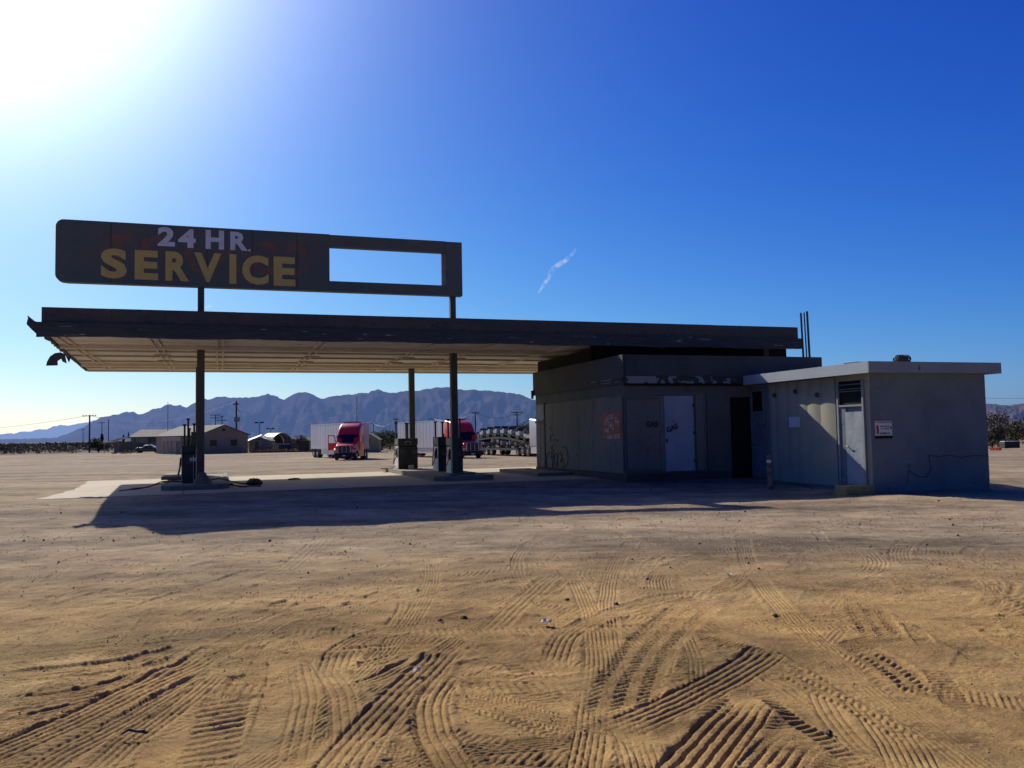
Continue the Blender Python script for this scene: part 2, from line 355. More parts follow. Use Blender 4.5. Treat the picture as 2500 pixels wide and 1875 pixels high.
# wheel tracks: points on the ground, width, depth, pattern, pitch, rib height
GZ = -.24
def gpt(px, py):
    z = -.2
    for _ in range(4): x, y = onz(px, py, z); z = gz(x, y)
    return x, y
def G(*p): return [gpt(x, y) for x, y in p]
TR = [
 (G((600,1570),(700,1510),(838,1484),(960,1460)), .22, .015, 'rib', .045, .008),
 (G((-60,1560),(140,1560),(420,1530),(620,1500)), .24, .012, 'rib', .05, .006),
 (G((-80,1620),(190,1590),(384,1575),(530,1560)), .24, .022, 'rib', .05, .010),
 (G((388,1490),(330,1560),(269,1607),(215,1707),(180,1760)), .20, .010, 'lug', .07, .010),
 (G((-60,1668),(0,1652),(230,1629),(365,1608),(510,1566)), .28, .045, 'rib', .06, .012),
 (G((-60,1726),(0,1717),(173,1697),(346,1657),(440,1632)), .26, .034, 'rib', .05, .012),
 (G((-60,1785),(0,1773),(154,1738),(269,1717),(330,1706)), .24, .026, 'rib', .045, .012),
 (G((-120,1900),(-20,1845),(192,1755),(346,1680),(470,1625),(538,1588)), .30, .034, 'rib', .055, .014),
 (G((30,1940),(140,1850),(300,1770),(440,1690),(560,1630)), .24, .024, 'rib', .05, .012),
 (G((200,1920),(300,1820),(423,1734),(553,1630)), .20, .026, 'rib', .045, .012),
 (G((440,1940),(515,1830),(545,1740),(560,1684)), .30, .014, 'lug', .095, .016),
 (G((722,1610),(745,1684),(735,1761),(700,1900)), .17, .020, 'rib', .05, .010),
 (G((770,1600),(830,1680),(845,1760),(850,1900)), .20, .016, 'rib', .05, .009),
 (G((690,1590),(690,1660),(660,1780),(600,1920)), .22, .012, 'smooth', .05, .006),
 (G((819,1660),(830,1607),(868,1570),(930,1545),(1030,1530),(1180,1505)), .26, .016, 'rib', .05, .010),
 (G((835,1646),(950,1610),(1077,1586)), .18, .022, 'rib', .06, .012),
 (G((835,1690),(940,1650),(1046,1600)), .18, .026, 'rib', .05, .014),
 (G((835,1730),(940,1685),(1030,1640)), .20, .020, 'rib', .045, .012),
 (G((760,1600),(900,1580),(1060,1572)), .12, .030, 'smooth', .05, .01),
 (G((1084,1697),(1150,1697),(1225,1702)), .20, .018, 'rib', .045, .013),
 (G((1080,1748),(1180,1752),(1265,1756)), .16, .016, 'rib', .04, .012),
 (G((850,1750),(940,1750),(1010,1748)), .12, .014, 'rib', .04, .010),
 (G((1090,1660),(1140,1640),(1190,1625)), .16, .022, 'rib', .05, .014),
 (G((1150,1880),(1230,1840),(1300,1830)), .22, .014, 'cross', .07, .014),
 (G((950,1900),(1010,1870),(1060,1850)), .16, .014, 'rib', .045, .012),
 (G((790,1960),(838,1870),(910,1780),(992,1690),(1060,1625),(1107,1580)), .30, .034, 'rib', .058, .014),
 (G((1110,1640),(1062,1690),(1048,1740),(1062,1800),(1110,1880),(1150,1940)), .24, .026, 'ribedge', .05, .013),
 (G((1190,1550),(1240,1500),(1290,1455),(1365,1395)), .26, .012, 'rib', .06, .008),
 (G((960,1480),(1100,1445),(1250,1415),(1420,1390)), .22, .012, 'rib', .05, .006),
 (G((1010,1500),(1100,1485),(1230,1470)), .2, .010, 'rib', .05, .006),
 (G((1362,1640),(1362,1600),(1390,1550),(1460,1510),(1560,1475),(1660,1452),(1800,1440)), .24, .020, 'rib', .05, .012),
 (G((1260,1550),(1380,1540),(1500,1500),(1640,1470)), .22, .010, 'rib', .05, .006),
 (G((1385,1583),(1450,1583),(1530,1584)), .13, .026, 'rib', .05, .012),
 (G((1375,1610),(1440,1610),(1515,1612)), .20, .020, 'rib', .04, .014),
 (G((1150,1530),(1230,1590),(1376,1650),(1500,1720),(1600,1800),(1700,1900)), .42, .018, 'soft', .1, .008),
 (G((1210,1600),(1270,1640),(1330,1690)), .16, .010, 'lug', .08, .014),
 (G((1720,1465),(1660,1510),(1590,1580),(1545,1650),(1520,1720),(1500,1770)), .44, .018, 'chev', .080, .016),
 (G((1480,1790),(1530,1770),(1650,1719),(1784,1650),(1900,1580)), .30, .020, 'rib', .055, .014),
 (G((1640,1940),(1700,1869),(1775,1780),(1850,1710)), .34, .028, 'rib', .062, .018),
 (G((1850,1930),(1890,1865),(1927,1823),(1968,1800)), .30, .025, 'rib', .060, .017),
 (G((1834,1672),(1919,1748),(1996,1795),(2060,1840),(2130,1900)), .12, .012, 'lug', .060, .016),
 (G((1900,1620),(2000,1670),(2100,1720),(2230,1790),(2330,1850)), .30, .010, 'chev', .07, .010),
 (G((1996,1520),(2050,1500),(2110,1484)), .24, .016, 'rib', .05, .013),
 (G((1920,1540),(1960,1560),(2000,1570)), .22, .012, 'lug', .07, .013),
 (G((1700,1560),(1780,1600),(1840,1620)), .22, .008, 'lug', .08, .010),
 (G((2110,1470),(2135,1520),(2175,1570)), .34, .016, 'chev', .075, .018),
 (G((2215,1510),(2250,1560),(2275,1595)), .14, .014, 'lug', .065, .016),
 (G((2060,1575),(2150,1622),(2220,1680),(2290,1730)), .36, .020, 'chev', .08, .018),
 (G((2270,1620),(2315,1684),(2350,1755)), .16, .018, 'lug', .060, .018),
 (G((2225,1395),(2180,1420),(2150,1470)), .50, .014, 'chev', .09, .016),
 (G((2130,1400),(2225,1440),(2235,1475)), .16, .012, 'lug', .07, .014),
 (G((2242,1428),(2340,1420),(2560,1418)), .14, .014, 'smooth', .07, .006),
 (G((2240,1420),(2300,1400),(2400,1380)), .18, .010, 'rib', .05, .006),
 (G((1784,1520),(1860,1545),(1919,1569),(2034,1625),(2120,1680),(2260,1750),(2440,1830),(2560,1900)), .40, .024, 'soft', .1, .004),
 (G((2100,1470),(2240,1500),(2400,1590),(2560,1680)), .40, .012, 'soft', .1, .004),
 (G((2100,1840),(2200,1820),(2330,1810)), .20, .010, 'lug', .06, .012),
 (G((2240,1860),(2330,1850),(2420,1850)), .24, .014, 'lug', .07, .016),
 (G((2130,1790),(2180,1795),(2240,1805)), .14, .012, 'rib', .04, .012),
 (G((1880,1370),(1940,1360),(1990,1390)), .5, .008, 'chev', .12, .012),
 (G((1740,1405),(1790,1400),(1850,1410)), .4, .008, 'lug', .12, .014),
 (G((560,1425),(680,1400),(760,1340),(800,1300)), .3, .008, 'rib', .08, .006),
 (G((700,1470),(800,1440),(880,1420)), .26, .008, 'rib', .06, .006),
 (G((100,1530),(60,1545),(30,1555)), .3, .012, 'lug', .1, .012),
]
_rt = random.Random(42); OLD = []
for _i in range(170):
    yy = _rt.uniform(3.4, 9.5) if _i % 3 else _rt.uniform(8, 17); xx = _rt.uniform(-.65, .65)*(yy+1); hd_ = _rt.choice([_rt.gauss(.1, .35), _rt.gauss(1.5, .4), _rt.gauss(.9, .3), _rt.gauss(-.8, .3)]); ll = _rt.uniform(.8, 3.2); cv = _rt.uniform(-.35, .35)
    OLD.append(([(xx+ll*t*math.cos(hd_+cv*t), yy+ll*t*math.sin(hd_+cv*t)) for t in (-1, -.5, 0, .5, 1)], _rt.uniform(.14, .3), _rt.uniform(.005, .014), _rt.choice(['rib', 'rib', 'rib', 'lug', 'chev', 'soft']), _rt.uniform(.030, .055), _rt.uniform(.005, .011)))
for _i in range(11):   # long ruts left by wheel pairs
    yy = _rt.uniform(5, 12); xx = _rt.uniform(-5, 6); hd_ = _rt.choice([_rt.gauss(.15, .25), _rt.gauss(.9, .25), _rt.gauss(2.3, .25), _rt.gauss(1.6, .2)]); ll = _rt.uniform(4, 7); cv = _rt.uniform(-.3, .3); w_ = _rt.uniform(.17, .24); p_ = _rt.uniform(.032, .045); k_ = _rt.choice(['rib', 'rib', 'lug'])
    for o_ in (0, 1.6): OLD.append(([(xx+ll*t*math.cos(hd_+cv*t)-o_*math.sin(hd_+2*cv*t), yy+ll*t*math.sin(hd_+cv*t)+o_*math.cos(hd_+2*cv*t)) for t in (-1, -.6, -.3, 0, .3, .6, 1)], w_, .012, k_, p_ if k_ == 'rib' else .06, .008))
TR = OLD+TR
MOUNDS = [  # ground points, radius, height
 (G((2242,1436),(2330,1452),(2420,1466),(2520,1490)), .30, .060), (G((2360,1420),(2500,1432)), .4, .045),
 (G((480,1590),(560,1580),(640,1590)), .22, .030), (G((690,1575),(740,1590),(800,1600)), .16, .035), (G((700,1610),(720,1640)), .12, .03),
 (G((1070,1565),(1150,1560),(1210,1570)), .22, .030), (G((1180,1620),(1240,1690)), .22, .028), (G((940,1815),(900,1850)), .16, .035),
 (G((1120,1830),(1180,1840)), .18, .030), (G((1760,1600),(1830,1590)), .12, .03), (G((1660,1630),(1662,1650)), .10, .035),
 (G((1440,1650),(1490,1690)), .14, .03), (G((350,1600),(400,1612)), .1, .03), (G((340,1650),(400,1640)), .1, .03),
 (G((980,1605),(1060,1600)), .08, .03), (G((1000,1435),(1130,1428)), .2, .025), (G((1180,1440),(1280,1430)), .25, .02),
 (G((1400,1422),(1480,1428)), .28, .035), (G((1740,1415),(1790,1420)), .25, .035), (G((1900,1500),(1940,1495)), .12, .02),
 (G((1560,1860),(1600,1830)), .18, .03), (G((1850,1720),(1880,1760)), .10, .04), (G((2150,1420),(2200,1405)), .3, .03)]

def build_ground():
    ys = [2.6]
    while ys[-1] < 24:
        y = ys[-1]; ys.append(y+max(.0070, y*y/1290*.52))
    ys = np.array(ys); NC = 1900
    u = np.linspace(-1, 1, NC); u = .72*u+.28*u**3
    Y = np.repeat(ys[:, None], NC, 1); X = u[None, :]*(Y+2.4)*.92
    x = X.ravel(); y = Y.ravel()
    z = gbase(x, y)
    H = .050*(fbm(x*.45, y*.45, 3, 3)-.5)+.030*(fbm(x*1.6+3, y*1.6, 4, 9)-.5)+.012*(fbm(x*7, y*7, 4, 21)-.5)
    soft = 1-sstep(6.2, 14.5, y+1.2*(fbm(x*.3, y*.3, 3, 5)-.5)*2)     # loose orange sand near, hard grey pan further off
    st = fbm(x*.5+y*.12, y*3.2, 4, 33)-.5                           # windrows on the hard pan
    H += .060*st*(1-soft*.75)
    tint = np.zeros_like(x)
    P2 = np.stack([x, y], 1)
    for ti, (pts, w, d, kind, pitch, rh) in enumerate(TR):
        main_ = ti >= len(OLD)
        C = catmull(pts, 8); seg = np.diff(C, axis=0); L = np.hypot(seg[:, 0], seg[:, 1]); cum = np.concatenate([[0], np.cumsum(L)])
        m = w*1.3
        idx = np.where((x > C[:, 0].min()-m) & (x < C[:, 0].max()+m) & (y > C[:, 1].min()-m) & (y < C[:, 1].max()+m))[0]
        if len(idx) == 0: continue
        p = P2[idx]; best = np.full(len(idx), 1e9); s = np.zeros(len(idx)); t = np.zeros(len(idx))
        for i in range(len(seg)):
            if L[i] < 1e-6: continue
            e = seg[i]/L[i]; q = p-C[i]; al = q@e; alc = np.clip(al, 0, L[i]); r = q-alc[:, None]*e
            dd = np.hypot(r[:, 0], r[:, 1]); k = dd < best
            best = np.where(k, dd, best); s = np.where(k, cum[i]+alc, s); t = np.where(k, (q[:, 0]*-e[1]+q[:, 1]*e[0]), t)
        tot = cum[-1]; wob = .012*(fbm(s*4, t*0+3, 3, 7)-.5)
        t = t+wob; at = np.abs(t); hw = w/2; d *= (.78 if main_ else .75); rh *= (.98 if main_ else 1.15)
        inside = 1-sstep(hw*.88, hw*1.04, np.maximum(at, best*.98))
        fade = sstep(0, .6, s)*(1-sstep(tot-.6, tot, s))
        fade = fade*((.72 if main_ else .55)+.75*sstep(.25, .55, fbm(x[idx]*1.1+9, y[idx]*1.1, 3, 41)))
        fade = np.clip(fade, 0, 1)
        if kind in ('rib', 'ribedge'):
            prof = (.25-np.exp(-((((t/pitch+.03*np.sin(s*3)) % 1.0)-.5)/.17)**2))*rh*1.25
            if kind == 'ribedge': prof = prof+rh*.9*(at > hw*.78)*(np.cos(2*PI*s/.045) > .1)
        elif kind == 'lug': prof = np.tanh(2.5*np.cos(2*PI*(s+.25*t)/pitch))*.5*rh*(.4+1.1*fbm(x[idx]*7, y[idx]*7, 2, 14))
        elif kind == 'chev': prof = np.tanh(2.5*np.cos(2*PI*(s+.7*np.abs(((t/hw*1.5) % 1.0)-.5)*w*.5)/pitch))*.5*rh*(.5+.8*fbm(x[idx]*9, y[idx]*9, 2, 4))
        elif kind == 'cross': prof = np.maximum(np.cos(2*PI*(s+t)/pitch), np.cos(2*PI*(s-t)/pitch))*.4*rh
        elif kind == 'soft': prof = (fbm(x[idx]*6, y[idx]*6, 3, 8)-.5)*rh*3
        else: prof = (fbm(x[idx]*10, y[idx]*10, 3, 8)-.5)*rh*2
        nz = (fbm(x[idx]*22, y[idx]*22, 2, 55)-.5)*.005
        tgt = -d*.30+prof*.80+nz
        mm = inside*fade
        H[idx] = H[idx]*(1-mm)+(H[idx]*.35+tgt)*mm
        bz = np.exp(-((at-hw*1.12)/(hw*.16+.012))**2)*(1-inside)*d*.50*fade*(.35+1.1*fbm(x[idx]*3.1, y[idx]*3.1, 3, 77))
        H[idx] += bz*(best < m)
        tint[idx] = np.maximum(tint[idx]*(1-.4*mm), (bz/.03))
    for pts, r, h in MOUNDS:
        C = catmull(pts, 6)
        idx = np.where((x > C[:, 0].min()-3*r) & (x < C[:, 0].max()+3*r) & (y > C[:, 1].min()-3*r) & (y < C[:, 1].max()+3*r))[0]
        if len(idx) == 0: continue
        best = np.full(len(idx), 1e9)
        for c in C: best = np.minimum(best, np.hypot(x[idx]-c[0], (y[idx]-c[1])*1.3))
        nn = fbm(x[idx]*6, y[idx]*6, 5, 91)
        H[idx] += np.exp(-(best/r)**2)*h*.62*(.3+1.5*nn); tint[idx] += np.exp(-(best/r)**2)*.4
    # crumbs
    cr = fbm(x*26, y*26, 2, 63); H += .010*np.clip(cr-.68, 0, 1)*3*(.5+.5*(1-soft))
    edge = sstep(2.6, 3.0, y)*(1-sstep(20, 23.8, y))
    a = x*CT+y*ST; b = -x*ST+y*CT
    z = z+H*edge
    # keep the dirt below the slab and building floors
    V = np.stack([x, y, z], 1)
    nr = len(ys); i = np.arange(nr*NC).reshape(nr, NC)
    Fq = np.stack([i[:-1, :-1], i[:-1, 1:], i[1:, 1:], i[1:, :-1]], -1).reshape(-1, 4)
    # colours
    warm = np.array([.455, .290, .114]); grey = np.array([.368, .288, .188]); pale = np.array([.50, .345, .14]); oliv = np.array([.36, .285, .13])
    n1 = fbm(x*.8, y*.8, 4, 14); n2 = fbm(x*.35+4, y*.35, 3, 15)
    c = grey[None]*(1-soft[:, None])+warm[None]*soft[:, None]
    k = sstep(.45, .7, n1)[:, None]*soft[:, None]*.35; c = c*(1-k)+oliv*k
    k = np.clip(tint, 0, 1)[:, None]*.35; c = c*(1-k)+pale*k
    c = c*(.85+.3*n2[:, None])
    # coarse surroundings out to the horizon, all round
    rs = np.concatenate([np.linspace(0, 60, 34), 60*1.07**np.arange(1, 100)]); rs = rs[rs < 42000]
    NA = 240; th = np.linspace(0, 2*PI, NA, endpoint=False)
    R, T = np.meshgrid(rs, th, indexing='ij'); cx = (R*np.sin(T)).ravel(); cy = (R*np.cos(T)).ravel()
    cz = gbase(cx, cy)
    infan = (cy > 1.5) & (cy < 26) & (np.abs(cx) < (cy+2.4)*.92+2)
    core = (cy > 2.6) & (cy < 24) & (np.abs(cx) < (cy+2.4)*.92)
    cz = cz-np.where(core, .22, 0.0)
    cz = cz+np.where(core | (R.ravel() > 900), 0, .10*(fbm(cx*.12, cy*.12, 4, 2)-.5)*sstep(40, 60, R.ravel()))
    cz = cz-sstep(3000, 40000, R.ravel())*40
    far = sstep(176, 240, R.ravel())[:, None]; n3 = fbm(cx*.05, cy*.05, 4, 44)
    cc = np.array([.345, .272, .182])[None]*(.82+.36*n3[:, None])
    cc = cc*(1-far)+np.array([.10, .092, .066])[None]*far
    off = len(V); V = np.concatenate([V, np.stack([cx, cy, cz], 1)])
    i = np.arange(len(rs)*NA).reshape(len(rs), NA)+off; j = np.roll(i, -1, 1)
    Fc = np.stack([i[:-1], i[1:], j[1:], j[:-1]], -1).reshape(-1, 4)
    o = npmesh('ground', V, np.concatenate([Fq, Fc]), mt['ground'], smooth=True)
    at = o.data.attributes.new('gcol', 'FLOAT_COLOR', 'POINT')
    cc = np.clip(np.concatenate([c, cc]), 0, 1); at.data.foreach_set('color', np.concatenate([cc, np.ones((len(cc), 1))], 1).astype(np.float32).ravel())
    tag(o, 'tan desert dirt ground covered in tyre tracks', None, None, 'structure')
build_ground()

# ------------------------------------------------------------------ mountains
def range_mesh(name, label, sil, R, depth, mat, seed, amp=.35, x0=None, x1=None, foot=0):
    sil = sorted(sil); xs = np.array([p[0] for p in sil], float); ysl = np.array([p[1] for p in sil], float)
    NCc = 620; px = np.linspace(x0 or xs[0], x1 or xs[-1], NCc); py = np.interp(px, xs, ysl)
    py = py+2.6*(fbm(px*.13, px*0, 5, seed, .6)-.5)*2
    rays = np.array([ray(a_, b_) for a_, b_ in zip(px, py)]); hor = np.hypot(rays[:, 0], rays[:, 1])
    dirs = rays[:, :2]/hor[:, None]; tanel = rays[:, 2]/hor
    ks = np.concatenate([np.linspace(0, 1, 46), 1+np.linspace(.05, .6, 8)])
    V = []
    az = np.arctan2(dirs[:, 0], dirs[:, 1])
    Rc = R*(1+.10*(fbm(az*5, az*0, 2, seed+3)-.5))
    Hc = Rc*tanel+HC+14
    for k in ks:
        r = Rc-depth*(1-k) if k <= 1 else Rc+depth*(k-1)
        q = k if k <= 1 else 2-k
        base = Hc*np.clip(q, 0, 1)**1.45
        rid = 1-np.abs(2*fbm(az*34+.8*(1-k), np.full_like(az, k*2.2), 5, seed+9, .55)-1)*1.8
        rid2 = fbm(az*90, np.full_like(az, k*9.), 4, seed+19)-.5
        s = math.sin(PI*min(k, 1))**.8 if k <= 1 else 0
        z = base+Hc*amp*s*(rid-.75)+Hc*.20*s*rid2
        z = np.maximum(z, (k-.02)*12-25)
        # never higher than the crest line as seen from far in front
        lim = (Hc-14)/Rc*r*.985+HC if k < .985 else z
        z = np.minimum(z, lim) if k < .985 else z-14*(k <= 1)
        V.append(np.stack([dirs[:, 0]*r, dirs[:, 1]*r, z-8], 1))
    V = np.concatenate(V); nr = len(ks); i = np.arange(nr*NCc).reshape(nr, NCc)
    Fq = np.stack([i[:-1, :-1], i[:-1, 1:], i[1:, 1:], i[1:, :-1]], -1).reshape(-1, 4)
    o = npmesh(name, V, Fq, mat, smooth=True); tag(o, label, None, None, 'structure'); return o
main = [(-400,1085),(100,1070),(140,1068),(165,1058),(185,1048),(205,1040),(225,1028),(237,1022),(245,1017),(258,1015),(265,1014),(278,1009),(290,1009),(300,1005),(310,1003),(325,1003),(335,1008),(347,1009),(360,1003),(372,997),(385,996),(400,990),(413,985),(425,989),(440,986),(455,993),(470,984),(500,970),(508,974),(520,970),(527,967),(550,966),(565,969),(585,968),(610,969),(630,966),(645,962),(655,960),(670,964),(682,970),(694,974),(705,966),(720,959),(732,955),(748,955),(762,961),(775,968),(785,971),(809,966),(838,962),(862,962),(879,957),(897,958),(909,952),(923,949),(932,952),(953,958),(967,957),(994,951),(1011,954),(1032,950),(1061,945),(1076,943),(1100,943),(1120,949),(1144,950),(1158,948),(1173,952),(1202,952),(1238,957),(1267,960),(1282,966),(1300,974),(1360,985),(1450,1000),(1560,1006),(1700,1022),(1850,1032),(2000,1042)]
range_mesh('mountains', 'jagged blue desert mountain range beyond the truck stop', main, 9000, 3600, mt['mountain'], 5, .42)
farl = [(-600,1064),(-200,1058),(0,1060),(22,1056),(35,1058),(50,1052),(75,1052),(95,1047),(115,1047),(130,1040),(150,1036),(167,1038),(190,1033),(215,1029),(260,1020),(330,1015),(420,1030),(500,1060)]
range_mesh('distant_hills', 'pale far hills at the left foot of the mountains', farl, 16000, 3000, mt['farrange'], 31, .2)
rh = [(1900,1040),(2100,1010),(2300,992),(2407,984),(2420,983),(2440,985),(2464,987),(2476,984),(2500,982),(2600,976),(2800,985),(3100,1000)]
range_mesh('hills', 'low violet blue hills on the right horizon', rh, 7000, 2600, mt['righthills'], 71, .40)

# ------------------------------------------------------------------ station: slab, islands
r = Root('concrete_slab', 'pale concrete forecourt slab under the fuel canopy', 'slab', 4, 30)
mb = MB(); front = 25.15
le = [(-4.50, 25.15), (-4.36, 26.0), (-4.34, 27.0), (-4.22, 28.0), (-4.28, 28.6), (-4.12, 29.4), (-4.24, 30.2), (-4.22, 31.2), (-4.36, 32.4), (-4.34, 33.4), (-4.50, 34.6), (-4.52, 35.45)]
cuts = [-.9, 3.6, 8.1, 12.6, 19.5]
pts = le+[(-.915, 35.45), (-.915, 25.15)]
mb.prism([(a_, b_) for a_, b_ in pts], 'z', -.2, .012)
for c0, c1 in zip(cuts[:-1], cuts[1:]):
    mb.box(c0+.012, c1-.012, 25.15, 30.2, -.2, .012); mb.box(c0+.012, c1-.012, 30.225, 35.42, -.2, .010)
slab = mb.build('slab_surface', mt['concrete'], r)
r.o['kind'] = 'structure'
r.o.name = 'pavement'

def island(a0, a1, b0, b1, label):
    r = Root('pump_island', label, 'pump island', (a0+a1)/2, b0, group='raised pump islands under the canopy')
    mb = MB().box(a0+.12, a1-.12, b0+.12, b1-.12, .0, .145); mb.build('island_top', mt['curb'], r, bevel=.01)
    mb = MB(); ch = .25
    def rr(g): return [(a0+g+ch, b0+g), (a1-g-ch, b0+g), (a1-g, b0+g+ch), (a1-g, b1-g-ch), (a1-g-ch, b1-g), (a0+g+ch, b1-g), (a0+g, b1-g-ch), (a0+g, b0+g+ch)]
    o_, i_ = rr(0), rr(.118); n = 8
    vs = [(u, v, .0) for u, v in o_]+[(u, v, .16) for u, v in o_]+[(u, v, .16) for u, v in i_]+[(u, v, .0) for u, v in i_]
    fs = []
    for k in range(n):
        k2 = (k+1) % n
        fs += [(k, k2, n+k2, n+k), (n+k, n+k2, 2*n+k2, 2*n+k), (2*n+k, 2*n+k2, 3*n+k2, 3*n+k)]
    mb.add(vs, fs); mb.build('curb', mt['curbdark'] if 0 else mt['curb'], r)
    return r
island(6.55, 8.55, 26.6, 36.0, 'long raised concrete island between the two right canopy columns')
island(-1.55, .35, 26.9, 35.6, 'raised concrete island at the left canopy column strewn with hoses')

# ------------------------------------------------------------------ canopy
can = Root('fuel_canopy', 'long flat dark canopy roof on four square columns over the pumps', 'canopy', 7, 30)
for a_, b_ in ((-.475, 27.9), (7.53, 27.9), (7.55, 34.6), (-.66, 34.6)):
    MB().box(a_-.11, a_+.11, b_-.11, b_+.11, .0, 4.22).build('column', mt['column'], can, bevel=.012)
# roof deck and soffit panels (thin trays running along the canopy)
def ledge(b): return -4.28-.62*min(1, max(0, (b-25.4)/12.4))
MB().prism([(ledge(25.44)+.02, 25.44), (19.44, 25.44), (19.44, 37.84), (ledge(37.84)+.02, 37.84)], 'z', 4.42, 4.60).build('roof_deck', mt['deck'], can)
mb = MB(); bb = 25.42; k = 0
while bb < 37.8:
    b2 = min(bb+1.55, 37.84); z = 4.335+(.0 if k % 2 else .008)
    mb.prism([(ledge(bb)+.02, bb+.006), (19.44, bb+.006), (19.44, b2-.006), (ledge(b2)+.02, b2-.006)], 'z', z, 4.41); bb = b2; k += 1
mb.build('soffit', mt['soffit'], can)
for b_, w, h, m_ in ((27.9, .20, .115, 'beam'), (34.6, .26, .115, 'beam'), (31.2, .07, .06, 'beam_dark'), (29.5, .05, .04, 'beam_dark'), (33.4, .16, .05, 'beam_dark'), (36.4, .06, .04, 'beam_dark')):
    MB().box(ledge(b_)+.06, 19.4, b_-w/2, b_+w/2, 4.335-h, 4.333).build('beam', mt[m_], can, bevel=.006)
for a_ in (-4.0, -1.68, .1, 3.03, 6.33, 8.2, 11.0, 14.2):
    mb = MB()
    for q in (-.13, .06):
        mb.box(a_+q, a_+q+.05, 25.5, 27.78, 4.29, 4.33); mb.box(a_+q, a_+q+.05, 28.02, 34.44, 4.285, 4.33); mb.box(a_+q, a_+q+.05, 34.75, 37.7, 4.29, 4.33)
    mb.build('lamp_rail', mt['beam'], can)
    if a_ in (3.03, 6.33, 8.2, -1.68):
        for b_ in (29.6, 31.6): MB().box(a_-.24, a_+.26, b_, b_+.14, 4.19, 4.232).build('lamp_bracket', mt['beam_dark'], can)
# fascia boards, butt jointed
mb = MB(); aa = -4.40; ln = [1.7, 1.35, 1.9, 1.6, 1.75, 1.5, 2.0, 1.8, 1.65, 1.9, 1.7, 1.6, 1.9, 1.57]
for i, l in enumerate(ln):
    e = min(aa+l, 19.50); dz = rng.uniform(-.006, .006); mb.box(aa+.003, e-.003, 25.34+rng.uniform(0, .006), 25.41, 4.60, 5.065+dz*.4); aa = e
    if aa >= 19.5: break
mb.box(-4.39, 19.49, 25.413, 25.438, 4.61, 5.055); mb.build('fascia', mt['fascia'], can)
mb = MB(); mb.box(-4.40, -4.34, 25.442, 25.9, 4.61, 5.06); mb.box(19.45, 19.51, 25.42, 37.8, 4.61, 5.06); mb.box(-4.33, 19.44, 37.75, 37.80, 4.61, 5.06)
mb.build('side_fascia', mt['fascia'], can)
# lower band with ragged lower lip
mb = MB(); n = 150; a0, a1 = -4.50, 19.58; top = []; bot = []
for i in range(n+1):
    t = i/n; a_ = a0+(a1-a0)*t; bot.append((a_, 4.275+.014*math.sin(a_*1.7)+rng.uniform(-.007, .007))); top.append((a_, 4.655+rng.uniform(-.004, .004)))
mb.prism(bot+top[::-1], 'y', 25.24, 25.33)
mb.build('gutter', mt['gutter'], can)
mb = MB()
for z_, dd in ((4.40, .012), (4.52, .016), (4.61, .02)): mb.box(-4.48, 19.56, 25.24-dd, 25.238, z_, z_+.022)
mb.build('gutter_rib', mt['gutter'], can)
# left side band, torn
bot = []; top = []
for i in range(41):
    b_ = 25.34+i*(37.84-25.34)/40; jag = rng.uniform(-.05, .03) if b_ < 31 else rng.uniform(-.01, .01)
    bot.append((b_, 4.27+jag)); top.append((b_, 4.60-(.10*rng.random() if b_ < 29 else 0)))
sgm = MB().prism(bot+top[::-1], 'x', -.05, .0); sgm.v = [(ledge(v[1])+v[0], v[1], v[2]) for v in sgm.v]; sgm.build('side_gutter', mt['gutter'], can)
MB().box(-4.90, 19.5, 37.86, 37.95, 4.27, 4.62).build('rear_gutter', mt['beam'], can)
# torn flashing sticking out at the corner and a hanging curled strip
mb = MB(); mb.add([(-4.50,25.25,4.34),(-4.50,25.25,4.66),(-4.70,25.22,4.72),(-4.72,25.2,4.58),(-4.60,25.22,4.44)], [(0,1,2,3,4)])
mb.add([(-4.48,25.30,4.62),(-4.72,25.30,4.83),(-4.70,25.30,4.70),(-4.74,25.30,4.60),(-4.5,25.30,4.5)], [(0,1,2,3,4)])
f1 = mb.build('torn_flashing', mt['gutter'], can)
def flash(px0, b_):
    a_, z_ = onb(px0[0], px0[1], b_); return (a_, b_, z_)
pl_ = [(159,865),(148,860),(134,862),(122,870),(115,882),(112,893)]; mb = MB(); vs = []
for i, p in enumerate(pl_):
    q = flash(p, 31.2); w_ = .30 if i < 5 else .34
    nx = (.15, 0, 1) if i < 2 else ((.6, 0, .6) if i < 4 else (1, 0, -.05))
    vs += [(q[0], q[1], q[2]), (q[0]+nx[0]*w_, q[1]+.05, q[2]+nx[2]*-w_)]
mb.add(vs, [(2*i, 2*i+2, 2*i+3, 2*i+1) for i in range(len(pl_)-1)]); q = flash((160, 865), 31.2)
mb.add([(q[0]-.02, q[1], q[2]), (q[0]+.10, q[1]+.05, q[2]-.28), (ledge(31.3)+.02, 31.35, 4.30), (ledge(31.3)+.01, 31.2, 4.50)], [(0,1,2,3)])
mb.build('hanging_strip', mt['gutter'], can)

